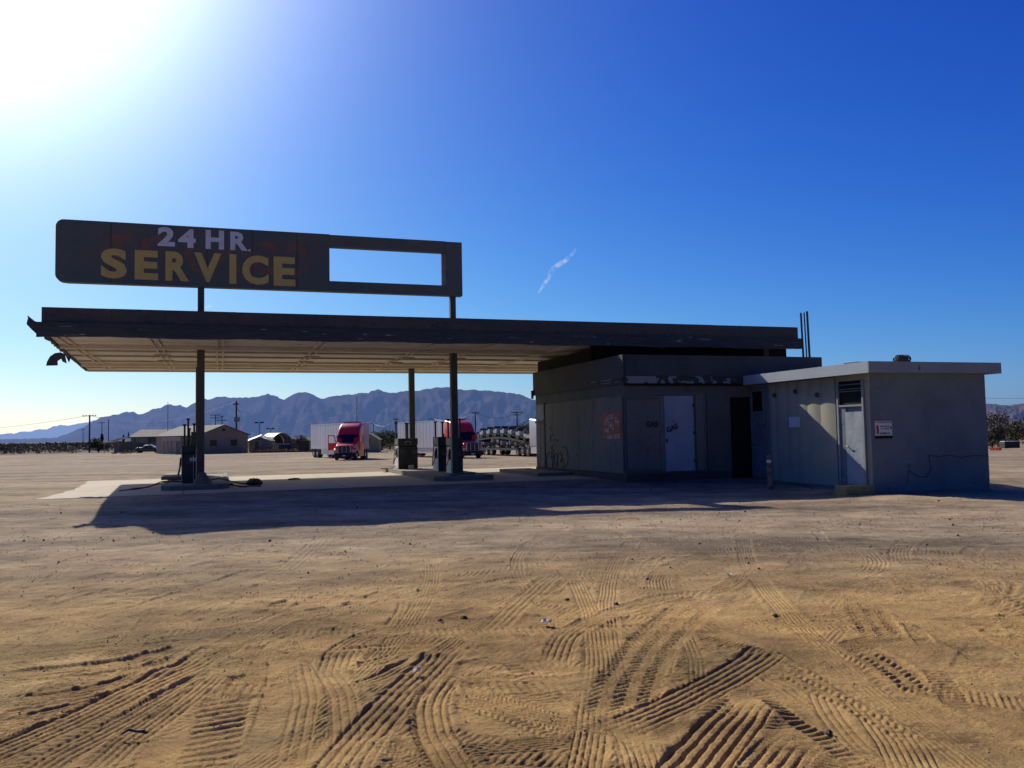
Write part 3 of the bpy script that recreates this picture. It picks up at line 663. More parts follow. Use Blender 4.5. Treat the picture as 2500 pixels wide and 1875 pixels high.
# ------------------------------------------------------------------ big sign on the canopy
def text_mesh(txt, rect, plane, c, depth=.012, bold=.0, shear=0.0, rot=0.0, fixed=False):
    """lettering fitted into rect (u0,u1,z0,z1); plane 'b' faces the camera side at b=c, plane 'a' faces the left side at a=c"""
    cu = bpy.data.curves.new('lettering', 'FONT'); cu.body = txt; cu.size = 1; cu.offset = bold; cu.extrude = .5; cu.resolution_u = 4; cu.shear = shear
    ob = bpy.data.objects.new('lettering', cu); col.objects.link(ob)
    dg = bpy.context.evaluated_depsgraph_get(); me = bpy.data.meshes.new_from_object(ob.evaluated_get(dg)); 
    vs = [v.co.copy() for v in me.vertices]; fs = [tuple(p.vertices) for p in me.polygons]
    bpy.data.objects.remove(ob); bpy.data.curves.remove(cu)
    x0 = min(v.x for v in vs); x1 = max(v.x for v in vs); y0 = min(v.y for v in vs); y1 = max(v.y for v in vs)
    u0, u1, z0, z1 = rect; out = []
    cu_, cz_ = (u0+u1)/2, (z0+z1)/2
    for v in vs:
        u = u0+(v.x-x0)/(x1-x0)*(u1-u0); z = z0+(v.y-y0)/(y1-y0)*(z1-z0); d = (.5-v.z)*depth
        if rot:
            du, dz = u-cu_, z-cz_; u = cu_+du*math.cos(rot)-dz*math.sin(rot); z = cz_+du*math.sin(rot)+dz*math.cos(rot)
        if plane == 'b': out.append((u, c-depth+d, z))
        else: out.append((c-depth+d, -u, z))
    return MB().add(out, fs)
sg = Root('rooftop_sign', 'long dark sign board reading 24 HR. SERVICE above the canopy', 'sign', 1.7, 27.9, 4.6)
for a_ in (-.475, 7.53): MB().box(a_-.095, a_+.095, 27.82, 27.99, 4.61, 6.165).build('post', mt['column'], sg)
R_ = .22; arc = lambda cx, cz, t0, t1: [(cx+R_*math.cos(t0+(t1-t0)*k/6), cz+R_*math.sin(t0+(t1-t0)*k/6)) for k in range(7)]
z0, z1 = 6.17, 8.02
poly = [(3.42, z0), (3.42, z1)]+arc(-4.48+R_, z1-R_, PI/2, PI)+arc(-4.48+R_, z0+R_, PI, 1.5*PI)
MB().prism(poly, 'y', 27.76, 28.06).build('sign_panel', mt['sign'], sg, bevel=.008)
mb = MB(); mb.box(3.423, 7.27, 27.765, 28.055, 7.62, 8.005); mb.box(3.423, 7.27, 27.765, 28.055, z0, 6.50); mb.box(7.273, 7.85, 27.76, 28.06, z0, 7.995)
mb.build('sign_frame', mt['sign'], sg, bevel=.008)
mb = MB().add([(7.271,27.8,6.50),(7.271,28.05,6.50),(7.271,28.05,7.6),(7.271,27.8,7.6),(7.18,27.95,6.50),(7.18,28.05,6.50),(7.18,28.05,7.6),(7.18,27.95,7.6)], [(0,4,7,3),(4,5,6,7),(5,1,2,6),(0,1,5,4),(3,7,6,2)])
mb.build('opening_jamb', mt['signside'], sg)
MB().box(-4.2, 7.84, 27.78, 28.04, z0-.012, z0-.002).build('lower_edge', mt['signside'], sg)
for a_ in (-3.0, -.3, 1.05, 2.4): MB().box(a_-.006, a_+.006, 27.753, 27.758, 6.19, 8.0).build('panel_seam', mt['seam'], sg)
def pxrect(x0, x1, yt, yb):
    a0, zt = onb(x0, yt, 27.75); a1, zb = onb(x1, yb, 27.75); return (a0, a1, zb, zt)
def word(items, m_, nm, dep, bold):
    mb = MB()
    for ch, x0, x1, yt, yb in items:
        t = text_mesh(ch, pxrect(x0, x1, yt, yb), 'b', 27.758, dep, bold); mb.add(t.v, t.f)
    mb.build(nm, mt[m_], sg)
word([('T',250,326,567,655),('E',346,398,572,659),('X',415,492,576,664),('A',505,590,582,668),('C',604,676,587,674),('O',686,753,592,679)], 'ghost', 'faded_lettering', .004, .045)
word([('2',385,427,553,602),('4',435,478,558,606),('H',502,547,561,609.5),('R',562,605,565,612.5),('.',606,612,608,614)], 'white_letter', 'white_lettering', .010, .045)
word([('S',246,310,605,681),('E',329,386,610,684),('R',404,462,613,687),('V',474,540,616,690),('I',560,577,620,693),('C',591,656,622,696),('E',668,721,626,699)], 'yellow_letter', 'yellow_lettering', .014, .045)

# ------------------------------------------------------------------ office
of = Root('station_office', 'boarded-up low station office with dark parapet joined to the canopy', 'building', 15, 27)
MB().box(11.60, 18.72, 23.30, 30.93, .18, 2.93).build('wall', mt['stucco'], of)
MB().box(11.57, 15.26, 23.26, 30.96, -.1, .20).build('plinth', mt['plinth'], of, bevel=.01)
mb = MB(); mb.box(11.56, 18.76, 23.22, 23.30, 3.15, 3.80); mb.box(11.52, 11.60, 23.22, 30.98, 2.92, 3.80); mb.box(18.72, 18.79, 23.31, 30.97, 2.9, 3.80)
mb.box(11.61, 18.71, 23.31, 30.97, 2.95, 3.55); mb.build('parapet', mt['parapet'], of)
mb = MB(); mb.box(11.54, 15.75, 23.17, 23.30, 2.93, 3.145); mb.box(11.47, 11.518, 23.2, 26.0, 3.07, 3.10); mb.box(11.47, 11.518, 23.2, 25.2, 2.99, 3.01); mb.build('eave_trim', mt['trim'], of)
MB().box(11.58, 15.74, 23.20, 23.29, 2.86, 2.925).build('painted_eave_shadow', mt['black'], of)  # black strip painting the shade under the eave
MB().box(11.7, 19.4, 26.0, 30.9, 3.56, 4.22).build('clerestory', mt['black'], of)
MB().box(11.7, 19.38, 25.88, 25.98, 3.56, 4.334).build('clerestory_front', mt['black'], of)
MB().box(18.3, 18.5, 25.7, 25.87, 3.56, 4.33).build('prop', mt['fascia'], of)
# boards on the front
mb = MB(); mb.box(11.64, 12.735, 23.262, 23.29, .27, 2.55); mb.box(12.747, 12.90, 23.262, 23.29, .27, 2.55)
mb.build('plywood_board', mt['ply'], of)
MB().box(14.0, 14.29, 23.262, 23.29, .26, 2.58).build('plywood_board', mt['ply'], of)
MB().box(12.91, 13.915, 23.245, 23.285, .25, 2.55).build('white_board', mt['whitedoor'], of, bevel=.004, label='pale blue-white boarded door')
mb = MB(); mb.box(11.62, 14.35, 23.27, 23.30, 2.56, 2.66); mb.box(14.295, 14.36, 23.25, 23.298, .2, 2.56); mb.build('door_frame', mt['plyedge'], of)
for z_ in (.5, 1.35, 2.2): MB().box(13.88, 13.96, 23.232, 23.243, z_, z_+.10).build('hinge', mt['pump'], of)
MB().box(12.93, 12.99, 23.225, 23.243, 1.12, 1.24).build('hasp', mt['pump'], of)
MB().box(11.66, 12.72, 23.245, 23.261, 2.42, 2.53).build('batten', mt['plyedge'], of); MB().box(11.66, 12.72, 23.245, 23.261, .28, .36).build('batten', mt['plyedge'], of)
MB().box(15.27, 16.04, 23.27, 23.30, .03, 2.5).build('dark_opening', mt['black'], of)
MB().box(14.40, 14.46, 23.25, 23.29, .2, 2.6).build('trim_board', mt['plyedge'], of)
# boards on the left side
bs = [(23.42, 24.30, 2.55), (24.315, 25.55, 2.57), (25.565, 26.78, 2.56), (26.795, 28.20, 2.57), (28.215, 29.10, 2.56), (29.115, 29.86, 2.55)]
for b0, b1, zt in bs:
    MB().box(11.562, 11.596, b0, b1, .22, zt).build('plywood_board', mt['ply'], of)
MB().box(11.565, 11.596, 30.0, 30.85, 1.95, 2.56).build('side_window', mt['pumpgrey'], of)
MB().box(11.555, 11.596, 30.02, 30.38, .25, 1.85).build('side_board', mt['ply'], of); MB().box(11.555, 11.596, 30.42, 30.80, .65, 1.85).build('side_board', mt['ply'], of)
mb = MB(); mb.box(11.54, 11.596, 29.88, 29.99, .2, 2.6); mb.box(11.54, 11.596, 30.0, 30.9, 1.86, 1.94); mb.build('window_frame', mt['fascia'], of)
MB().box(11.44, 11.51, 30.90, 31.0, 2.80, 3.12).build('wall_bracket', mt['pump'], of)
# painted marks
MB().box(11.553, 11.560, 23.52, 24.85, 1.25, 2.08).build('red_poster', mt['red_poster'], of)
def onside(txt, b0, b1, z0, z1, m_, nm, rot=0, bold=0): # text read from the left side: u runs from far to near
    o = text_mesh(txt, (-b1, -b0, z0, z1), 'a', 11.552, .003, bold, rot=rot).build(nm, mt[m_], of); return o
onside('GAS', 24.02, 24.32, 1.88, 2.03, 'dimwhite', 'poster_lettering', .15); onside('GAS', 24.38, 24.68, 1.75, 1.90, 'dimwhite', 'poster_lettering', .7); onside('GAS', 23.62, 23.92, 1.73, 1.88, 'dimwhite', 'poster_lettering', -.6)
onside('CALL', 23.95, 24.42, 1.60, 1.76, 'dimwhite', 'poster_lettering', -.3); onside('760', 24.35, 24.70, 1.46, 1.60, 'dimwhite', 'poster_lettering'); onside('608-1212', 23.60, 24.48, 1.27, 1.40, 'dimwhite', 'poster_lettering', .03)
mb = text_mesh('GAS', (12.27, 12.68, 1.60, 1.78), 'b', 23.258, .004, .045); mb.build('sprayed_word', mt['blackpaint'], of)
mb = text_mesh('GAS', (12.94, 13.36, 1.48, 1.65), 'b', 23.241, .004, .045, rot=.38); mb.build('sprayed_word', mt['bluespray'], of)
def scrawl(ps, w=.012):
    mb = MB()
    for p in ps:
        C = catmull([np.array(q, float) for q in p], 5) if len(p) > 2 else np.array(p, float)
        mb.tube([(11.556, q[0], q[1]) for q in C], w, 4)
    return mb
def W2(*pp): return [ona(x_, y_, 11.556) for x_, y_ in pp]
ps = [W2((1336,1140),(1334,1120),(1340,1105),(1347,1106),(1345,1118),(1352,1112),(1354,1130),(1348,1140)), W2((1350,1142),(1349,1122),(1355,1108),(1361,1112),(1360,1130),(1356,1142)),
      W2((1362,1140),(1361,1118),(1367,1104),(1372,1112),(1368,1128),(1375,1120),(1378,1142)), W2((1372,1093),(1380,1090),(1386,1105),(1386,1130),(1379,1142),(1374,1140)),
      W2((1346,1040),(1342,1046),(1348,1052)), W2((1343,1062),(1352,1062)), W2((1344,1064),(1344,1078)), W2((1352,1074),(1360,1074),(1363,1078)), W2((1350,1088),(1346,1096),(1352,1102),(1348,1106))]
scrawl(ps).build('graffiti', mt['scrawl'], of)
MB().box(10.3, 11.5, 27.4, 31.6, -.05, .13).build('side_step', mt['curb'], of, bevel=.015)

# ------------------------------------------------------------------ rest-room wing
wg = Root('restroom_block', 'grey flat-roofed restroom block with louvred doors at the right', 'building', 18, 20.5)
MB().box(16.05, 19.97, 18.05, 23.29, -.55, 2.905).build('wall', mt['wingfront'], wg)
# sunlit side skin: slightly bowed sheets
mb = MB(); b0 = 19.36
for wd in (.62, .56, .50, .45, .55, .30):
    n = 8
    for k in range(n):
        s0, s1 = k/n, (k+1)/n
        f = lambda s: 16.042-.010-.022*math.sin(PI*s)
        mb.add([(f(s0), b0+wd*s0, -.1), (f(s1), b0+wd*s1, -.1), (f(s1), b0+wd*s1, 2.86), (f(s0), b0+wd*s0, 2.86)], [(0,1,2,3)])
    b0 += wd
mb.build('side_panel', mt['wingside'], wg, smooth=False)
mb = MB(); mb.box(16.02, 16.048, 18.055, 18.20, -.5, 2.9); mb.box(16.02, 16.048, 18.20, 19.30, 2.74, 2.9); mb.build('side_corner', mt['wingside'], wg)
# roof
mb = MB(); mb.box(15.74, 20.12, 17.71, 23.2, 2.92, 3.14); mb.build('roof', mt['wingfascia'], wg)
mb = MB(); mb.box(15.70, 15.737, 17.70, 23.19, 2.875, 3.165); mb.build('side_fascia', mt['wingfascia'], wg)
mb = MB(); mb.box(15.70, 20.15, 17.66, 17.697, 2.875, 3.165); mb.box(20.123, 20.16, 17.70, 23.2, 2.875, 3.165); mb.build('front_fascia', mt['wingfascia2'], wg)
# near door with louvred transom
d = MB().box(15.985, 16.02, 18.30, 18.93, -.02, 1.90).build('door', mt['scrapdoor'], wg, label='dented pale metal door')
child(MB().tube([(15.975, 18.88, .98), (15.93, 18.88, .98), (15.93, 18.80, .98)], .015, 6), 'door_handle', mt['pump'], d, wg)
MB().box(16.0, 16.03, 18.93, 19.17, -.02, 2.04).build('side_board', mt['bluedoor'], wg)
tr = MB().box(16.025, 16.04, 18.28, 19.18, 2.10, 2.72).build('transom', mt['black'], wg)
mb = MB()
for z_ in (2.44, 2.50, 2.62): mb.box(15.99, 16.02, 18.28, 19.18, z_, z_+.02)
child(mb, 'louvre_slat', mt['bluedoor'], tr, wg)
mb = MB(); mb.box(15.97, 16.04, 18.22, 18.28, -.02, 2.74); mb.box(15.97, 16.04, 19.18, 19.24, -.02, 2.74); mb.box(15.975, 16.04, 18.285, 19.175, 2.04, 2.09); mb.build('door_frame', mt['frame'], wg)
# far door
MB().box(15.995, 16.03, 22.62, 23.18, 0, 1.93).build('door', mt['bluedoor'], wg, label='dark blue-grey door in shade')
MB().box(16.025, 16.04, 22.62, 23.18, 2.05, 2.66).build('transom', mt['black'], wg)
mb = MB(); mb.box(15.97, 16.04, 22.55, 22.61, 0, 2.72); mb.box(15.97, 16.04, 23.19, 23.25, 0, 2.72); mb.box(15.975, 16.04, 22.62, 23.18, 1.95, 2.03); mb.build('door_frame', mt['bluedoor'], wg)
for b_, z_ in ((22.0, 2.5), (21.0, 2.56), (20.05, 2.42)): MB().lathe([(.001, 0), (.06, .0), (.07, .02), (.05, .05), (.001, .055)], (15.955, b_, z_), 'x', 12).build('wall_lamp_base', mt['pump'], wg)
mb = MB(); mb.box(15.995, 16.005, 20.86, 21.36, 1.52, 1.82); nt_ = tag(mb.build('paper_notice', mt['white'], None), 'white paper notice on the sunlit side wall of the restroom block', 'notice')
def station_obj(o):  # put a mesh written in station coordinates into the world
    o.matrix_world = Matrix.Rotation(TH, 4, 'Z'); return o
station_obj(nt_)
def sroot(mb, name, m_, label, cat, a, b, z=0, group=None, **k):
    mb.org = (a, b, z); o = mb.build(name, mt[m_], None, **k); o.location = S2W(a, b, z); o.rotation_euler = (0, 0, TH); return tag(o, label, cat, group)

st = Root('step', 'yellow painted concrete doorstep at the corner of the restroom block', 'step', 15.55, 18.4, -.2)
MB().box(15.12, 16.0, 17.96, 18.42, -.5, -.005).build('step_block', mt['yellowstep'], st, bevel=.02)
bo = Root('bollard', 'leaning rusty pale steel bollard in front of the restroom wall', 'bollard', 14.3, 20.0, -.1)
bo.o.rotation_euler = (0, math.radians(-2.0), TH)
MB().tube([(14.30,20.0,-.2),(14.30,20.0,.72),(14.30,20.0,.755),(14.30,20.0,.775)], [.062,.062,.05,.02], 14).build('post', mt['bollard'], bo, smooth=True)
MB().tube([(14.30,20.0,.56),(14.30,20.0,.64)], [.064,.064], 14).build('reflective_band', mt['pumppanel'], bo, smooth=True)

ns = Root('notice_sign', 'small white and red notice sign with phone number on the grey front wall', 'sign', 16.43, 18.03, 1.4)
MB().box(16.16, 16.70, 18.026, 18.044, 1.255, 1.64).build('panel', mt['white'], ns)
MB().box(16.16, 16.70, 18.024, 18.044, 1.18, 1.253).build('black_strip', mt['black'], ns)
text_mesh('24 HOUR SERVICE, REPAIR', (16.18, 16.68, 1.575, 1.625), 'b', 18.025, .003, .01).build('red_lettering', mt['redprint'], ns)
text_mesh('WELDING', (16.30, 16.62, 1.475, 1.515), 'b', 18.025, .003, .01).build('black_lettering', mt['blackpaint'], ns)
text_mesh('& TIRES', (16.33, 16.60, 1.415, 1.455), 'b', 18.025, .003, .01).build('black_lettering', mt['blackpaint'], ns)
text_mesh('760-608-1212', (16.30, 16.63, 1.285, 1.34), 'b', 18.025, .003, .02).build('black_lettering', mt['blackpaint'], ns)
MB().prism([(16.185,1.52),(16.25,1.53),(16.265,1.40),(16.255,1.285),(16.20,1.31),(16.20,1.42)], 'y', 18.020, 18.025).build('red_emblem', mt['redprint'], ns)
MB().prism([(16.64,1.50),(16.685,1.47),(16.67,1.42),(16.635,1.44)], 'y', 18.020, 18.025).build('black_emblem', mt['blackpaint'], ns)
def FB(*pp): return [(onb(x_, y_, 18.035)[0], 18.035, onb(x_, y_, 18.035)[1]) for x_, y_ in pp]
mb = MB(); mb.tube(FB((2414,1114),(2380,1112),(2345,1117),(2320,1111),(2290,1115),(2268,1111),(2270,1125),(2273,1145),(2262,1165),(2240,1163),(2221,1150)), .010, 5); mb.tube(FB((2220,1132),(2219,1150),(2213,1182)), .006, 5)
sroot(mb, 'wall_cable', 'pump', 'thin black cable drooping across the lower grey front wall', 'cable', 18.5, 18.03, 1)
sroot(MB().tube([(17.32,17.655,3.06),(17.34,17.64,3.0),(17.31,17.645,2.95)], .012, 5), 'hook', 'pump', 'small black hook on the front roof board', 'hook', 17.32, 17.65, 3)
# roof things
tv = Root('turbine_vent', 'round ribbed turbine vent on the restroom roof', 'roof vent', 19.0, 20, 3.2)
MB().tube([(19.0,20,3.14),(19.0,20,3.32)], .14, 16).build('neck', mt['pump'], tv)
mb = MB()
for k in range(20):
    t = 2*PI*k/20; pts = []
    for j in range(7):
        p = -PI/2*.8+PI*.8*j/6; rr_ = .10+.14*math.cos(p); pts.append((19.0+rr_*math.cos(t+.12*j), 20+rr_*math.sin(t+.12*j), 3.45+.125*math.sin(p)))
    mb.tube(pts, .014, 4)
mb.build('fins', mt['greyframe'], tv); MB().lathe([(.001, .13), (.11, .125), (.12, .10)], (19.0, 20, 3.45), 'z', 16).build('cap', mt['greyframe'], tv)
MB().lathe([(.001, -.10), (.17, -.07), (.18, .06), (.001, .10)], (19.0, 20, 3.45), 'z', 16).build('core', mt['chassis'], tv)
hb = Root('roof_hatch', 'low rusty vent box on the restroom roof', 'vent box', 18.0, 20.6, 3.15)
MB().box(17.75, 18.32, 20.4, 20.9, 3.14, 3.36).build('box', mt['wood'], hb); MB().box(17.70, 18.42, 20.36, 20.94, 3.362, 3.40).build('lid', mt['pump'], hb)
hb = Root('roof_vent', 'tiny brown vent cap at the back of the restroom roof', 'vent', 17.1, 21.1, 3.15)
MB().box(16.98, 17.24, 21.0, 21.25, 3.14, 3.27).build('base', mt['wood'], hb); MB().box(16.95, 17.27, 20.97, 21.28, 3.272, 3.30).build('lid', mt['wood'], hb)
for i, (pxx, top, rr_, lab) in enumerate(((1955, 764, .035, 'leftmost'), (1963, 763, .024, 'thin middle'), (1970, 760, .038, 'rightmost and tallest'))):
    a_, zt = onb(pxx, top, 24.6)
    sroot(MB().tube([(a_+.05, 24.6, 3.5), (a_, 24.6, zt)], rr_, 8), 'vent_pipe', 'pump', 'dark vent pipe on the office roof, %s of three beside the canopy end' % lab, 'pipe', a_, 24.6, 3.5, group='three tall vent pipes on the office roof')

# ------------------------------------------------------------------ pumps
def pump(a0, b0, w, dp, zt, label, wide=False, masts=((.08,.15,2.0),(.3,.55,1.98)), zb=.145):
    """old fuel pump; near-left bottom corner at a0,b0"""
    r = Root('fuel_pump', label, 'fuel pump', a0+w/2, b0+dp/2, zb, group='old fuel pumps on the islands')
    MB().box(a0, a0+w, b0, b0+dp, zb, 1.02).build('cabinet', mt['pump'], r, bevel=.012)
    MB().box(a0+.02, a0+w-.02, b0+.02, b0+dp-.02, 1.023, 1.09).build('waist', mt['chassis'], r)
    hd = MB().box(a0-.01, a0+w+.01, b0-.01, b0+dp+.01, 1.093, zt).build('head', mt['pump'], r, bevel=.015)
    if wide:
        child(MB().box(a0+.26, a0+.50, b0-.03, b0-.012, 1.0+.115, 1.245), 'display', mt['frame'], hd, r)
        child(MB().box(a0+.29, a0+.47, b0-.036, b0-.031, 1.125, 1.215), 'display_glass', mt['winddark'], hd, r)
        MB().box(a0+.08, a0+.25, b0-.006, b0-.0015, .78, .93).build('label_plate', mt['pumpgrey'], r); MB().box(a0+.56, a0+.74, b0-.006, b0-.0015, .76, .90).build('label_plate', mt['pumpgrey'], r)
        MB().tube([(a0+.40, b0-.02, .98), (a0+.40, b0-.02, .62)], .014, 6).build('hose', mt['rubber'], r)
    else:
        MB().box(a0+w*.30, a0+w*.78, b0-.006, b0-.0015, .74, .92).build('label_plate', mt['pumpgrey'], r)
        MB().box(a0+w*.72, a0+w*.76, b0-.006, b0-.0015, .25, .60).build('scratch_mark', mt['pumpgrey'], r)
    sp = MB().box(a0-.016, a0-.002, b0+.015, b0+dp-.015, zb+.01, 1.06).build('side_panel', mt['pumppanel'], r, bevel=.003)
    child(MB().box(a0-.022, a0-.0165, b0+dp*.12, b0+dp*.50, .62, 1.00), 'nozzle_recess', mt['black'], sp, r)
    nz = MB(); nz.tube([(a0-.05, b0+dp*.32, .93), (a0-.06, b0+dp*.30, .78), (a0-.08, b0+dp*.24, .66)], [.02, .028, .016], 8); nz.tube([(a0-.06, b0+dp*.34, .82), (a0-.09, b0+dp*.40, .74), (a0-.07, b0+dp*.30, .68)], .008, 6)
    nz.build('nozzle', mt['rubber'], r)
    MB().tube([(a0-.07, b0+dp*.25, .66), (a0-.13, b0+dp*.4, .42), (a0-.12, b0+dp*.65, .35), (a0-.05, b0+dp*.8, .75), (a0+.0, b0+dp*.85, 1.2)], .016, 7).build('hose', mt['rubber'], r, smooth=True)
    MB().box(a0-.018, a0-.0115, b0+.02, b0+dp-.02, 1.12, zt-.04).build('price_panel', mt['pumpgrey'], r)
    for ma, mbb, mz in masts:
        mm = MB().box(a0+ma-.028, a0+ma+.028, b0+mbb-.03, b0+mbb+.03, zt-.02, mz-.05).build('hose_mast', mt['pump'], r)
        child(MB().box(a0+ma-.05, a0+ma+.05, b0+mbb-.05, b0+mbb+.05, mz-.052, mz), 'mast_head', mt['chassis'], mm, r)
    return r
pump(7.64, 28.62, .38, .80, 1.39, 'front fuel pump with scuffed white side beside the right front column', masts=((-.06,.3,2.04),(.33,.2,2.04)))
r_ = pump(7.66, 30.65, .38, .80, 1.41, 'fuel pump with white side just behind the front right pump', masts=((-.02,.35,1.99),(.34,.7,1.98)))
MB().tube([(7.92, 30.9, 1.40), (7.92, 30.9, 1.52)], .035, 8).build('stub_pipe', mt['pump'], r_)
pump(6.86, 34.0, .78, .72, 1.37, 'wide dark fuel pump with a small display at the rear right column', wide=True, masts=((.33,.1,2.0),(.40,.12,1.99),(.70,.3,2.0),(.0,.5,2.0)))
r_ = pump(-1.02, 28.35, .40, .80, 1.30, 'dark fuel pump standing against the left front column', masts=((.06,.4,1.97),(.17,.15,2.14),(.34,.3,1.99)))
MB().box(-1.04, -1.025, 28.33, 28.345, .2, 1.25).build('corner_strip', mt['pumppanel'], r_)
MB().box(-.70, -.685, 28.335, 28.345, .2, 1.0).build('corner_strip', mt['pumppanel'], r_)
MB().box(-.76, -.40, 28.3, 28.9, 1.302, 1.72).build('cover_plate', mt['pumpgrey'], r_, label='bent grey cover plate on top')
MB().box(-.80, -.60, 28.335, 28.343, 1.0-.18, .93).build('label_plate', mt['pumppanel'], r_)
pump(-1.0, 33.2, .38, .8, 1.35, 'rear left fuel pump mostly hidden behind the front one', masts=((.05,.3,1.9),))
# hose tangle, tyre, junk round the left island
def hosep(name, lab, pts, rad=.016):
    C = catmull([np.array(p, float) for p in pts], 6)
    mb = MB().tube([tuple(p) for p in C], rad, 7); return sroot(mb, name, 'rubber', lab, 'hose', pts[0][0], pts[0][1], 0, group='loose black hoses round the left island', smooth=True)
hosep('loose_hose', 'black hose trailing left off the left pump island', [(-1.0, 28.2, .2), (-1.4, 28.3, .22), (-1.8, 28.5, .12), (-2.2, 28.2, .04), (-2.5, 27.8, .04), (-2.7, 27.5, .04)])
hosep('loose_hose', 'second black hose looping left of the island kerb', [(-1.1, 28.6, .18), (-1.6, 28.9, .20), (-2.0, 28.8, .05), (-2.3, 28.5, .04), (-2.45, 28.2, .04)])
hosep('loose_hose', 'black hose bundle running right from the left column', [(-.3, 28.4, .2), (.1, 28.6, .24), (.5, 28.7, .12), (.9, 28.5, .05), (1.2, 28.7, .05)], .02)
hosep('loose_hose', 'thin hose lying in shade right of the left island', [(.35, 27.5, .1), (.7, 27.2, .04), (1.0, 27.4, .04), (1.25, 27.1, .04)], .02)
ty = MB().lathe([(.05,0),(.24,.01),(.27,.07),(.22,.14),(.12,.19),(.02,.20)], (1.12, 28.6, .01), 'z', 14); ty.v = [(v[0]+rng.uniform(-.035,.035), v[1]+rng.uniform(-.035,.035), v[2]+rng.uniform(-.01,.02)) for v in ty.v]
sroot(ty, 'rubbish_heap', 'rubber', 'low dark rubbish heap on the slab right of the left island', 'rubbish', 1.12, 28.6, 0)
sroot(MB().box(-1.75, -1.1, 30.6, 33.8, .165, .28), 'concrete_block', 'curb', 'pale concrete block at the back of the left pump island', 'block', -1.4, 32, .16, bevel=.03)
MBK = MB(); MBK.lathe([(.30,0),(.24,.10),(.12,.28),(.10,.34)], (-.42, 27.55, .147), 'z', 8)
sroot(MBK, 'column_footing', 'curbdark', 'tapered concrete footing at the left front column', 'footing', -.42, 27.55, .14)
sroot(MB().box(-.10, .12, 28.9, 29.1, .02, .1).box(.15, .5, 29.0, 29.08, .02, .06), 'metal_scrap', 'debris', 'dark metal scrap beside the hoses at the left island', 'scrap', 0, 29)
sroot(MB().box(7.23, 7.42, 33.7, 33.92, .147, .30), 'tin_box', 'pumppanel', 'small pale tin box at the foot of the rear right pump', 'box', 7.3, 33.8, .15)
sroot(MB().lathe([(.28,0),(.27,.035),(.05,.05)], (6.55, 35.0, .147), 'z', 16), 'manhole_cover', 'curb', 'round pale cap lying on the rear of the right island', 'cover', 6.55, 35.0, .15)
mb = MB(); mb.tube([(2.35, 31.0, .03), (2.6, 31.1, .05), (2.75, 31.0, .03)], .03, 6); mb.box(2.4, 2.62, 31.0, 31.16, .013, .06)
sroot(mb, 'rubbish', 'debris', 'dark rubbish lying on the sunlit slab', 'rubbish', 2.5, 31.0)
mb = MB(); 
for k in range(9):
    a_, b_ = 7.15+rng.random()*.9, 27.2+rng.random()*.8; mb.box(a_, a_+.1+rng.random()*.15, b_, b_+.08, .147, .17+rng.random()*.05)
tag(sroot(mb, 'rubble', 'curb', 'broken concrete bits at the front of the right island', 'rubble', 7.5, 27.5, .15), kind='stuff')
# ------------------------------------------------------------------ trucks
def wheel(parent, x, y, rad, wid, lug=True, root=None, sgn=1):
    pf = [(rad*.58, -wid/2), (rad*.93, -wid/2), (rad, -wid*.36), (rad, wid*.36), (rad*.93, wid/2), (rad*.58, wid/2)]
    w = MB().lathe(pf, (x, y, rad), 'x', 22).build('wheel', mt['rubber'], parent, smooth=True)
    rf = [(.02, -wid/2-.02), (rad*.25, -wid/2-.03), (rad*.5, -wid/2+.03), (rad*.575, -wid/2-.005), (rad*.575, wid/2+.005), (rad*.5, wid/2-.03), (rad*.25, wid/2+.03), (.02, wid/2+.02)]
    c = MB().lathe(rf, (x, y, rad), 'x', 18).build('rim', mt['alu'], None, smooth=True); c.parent = w
    return w
def rsec(y, x, z0, z1, r_=.12, n=4):
    pts = []
    for cx, cz, t0 in ((x-r_, z1-r_, 0), (-x+r_, z1-r_, PI/2), (-x+r_, z0+r_, PI), (x-r_, z0+r_, 1.5*PI)):
        for k in range(n+1): t = t0+PI/2*k/n; pts.append((cx+r_*math.cos(t), y, cz+r_*math.sin(t)))
    return pts
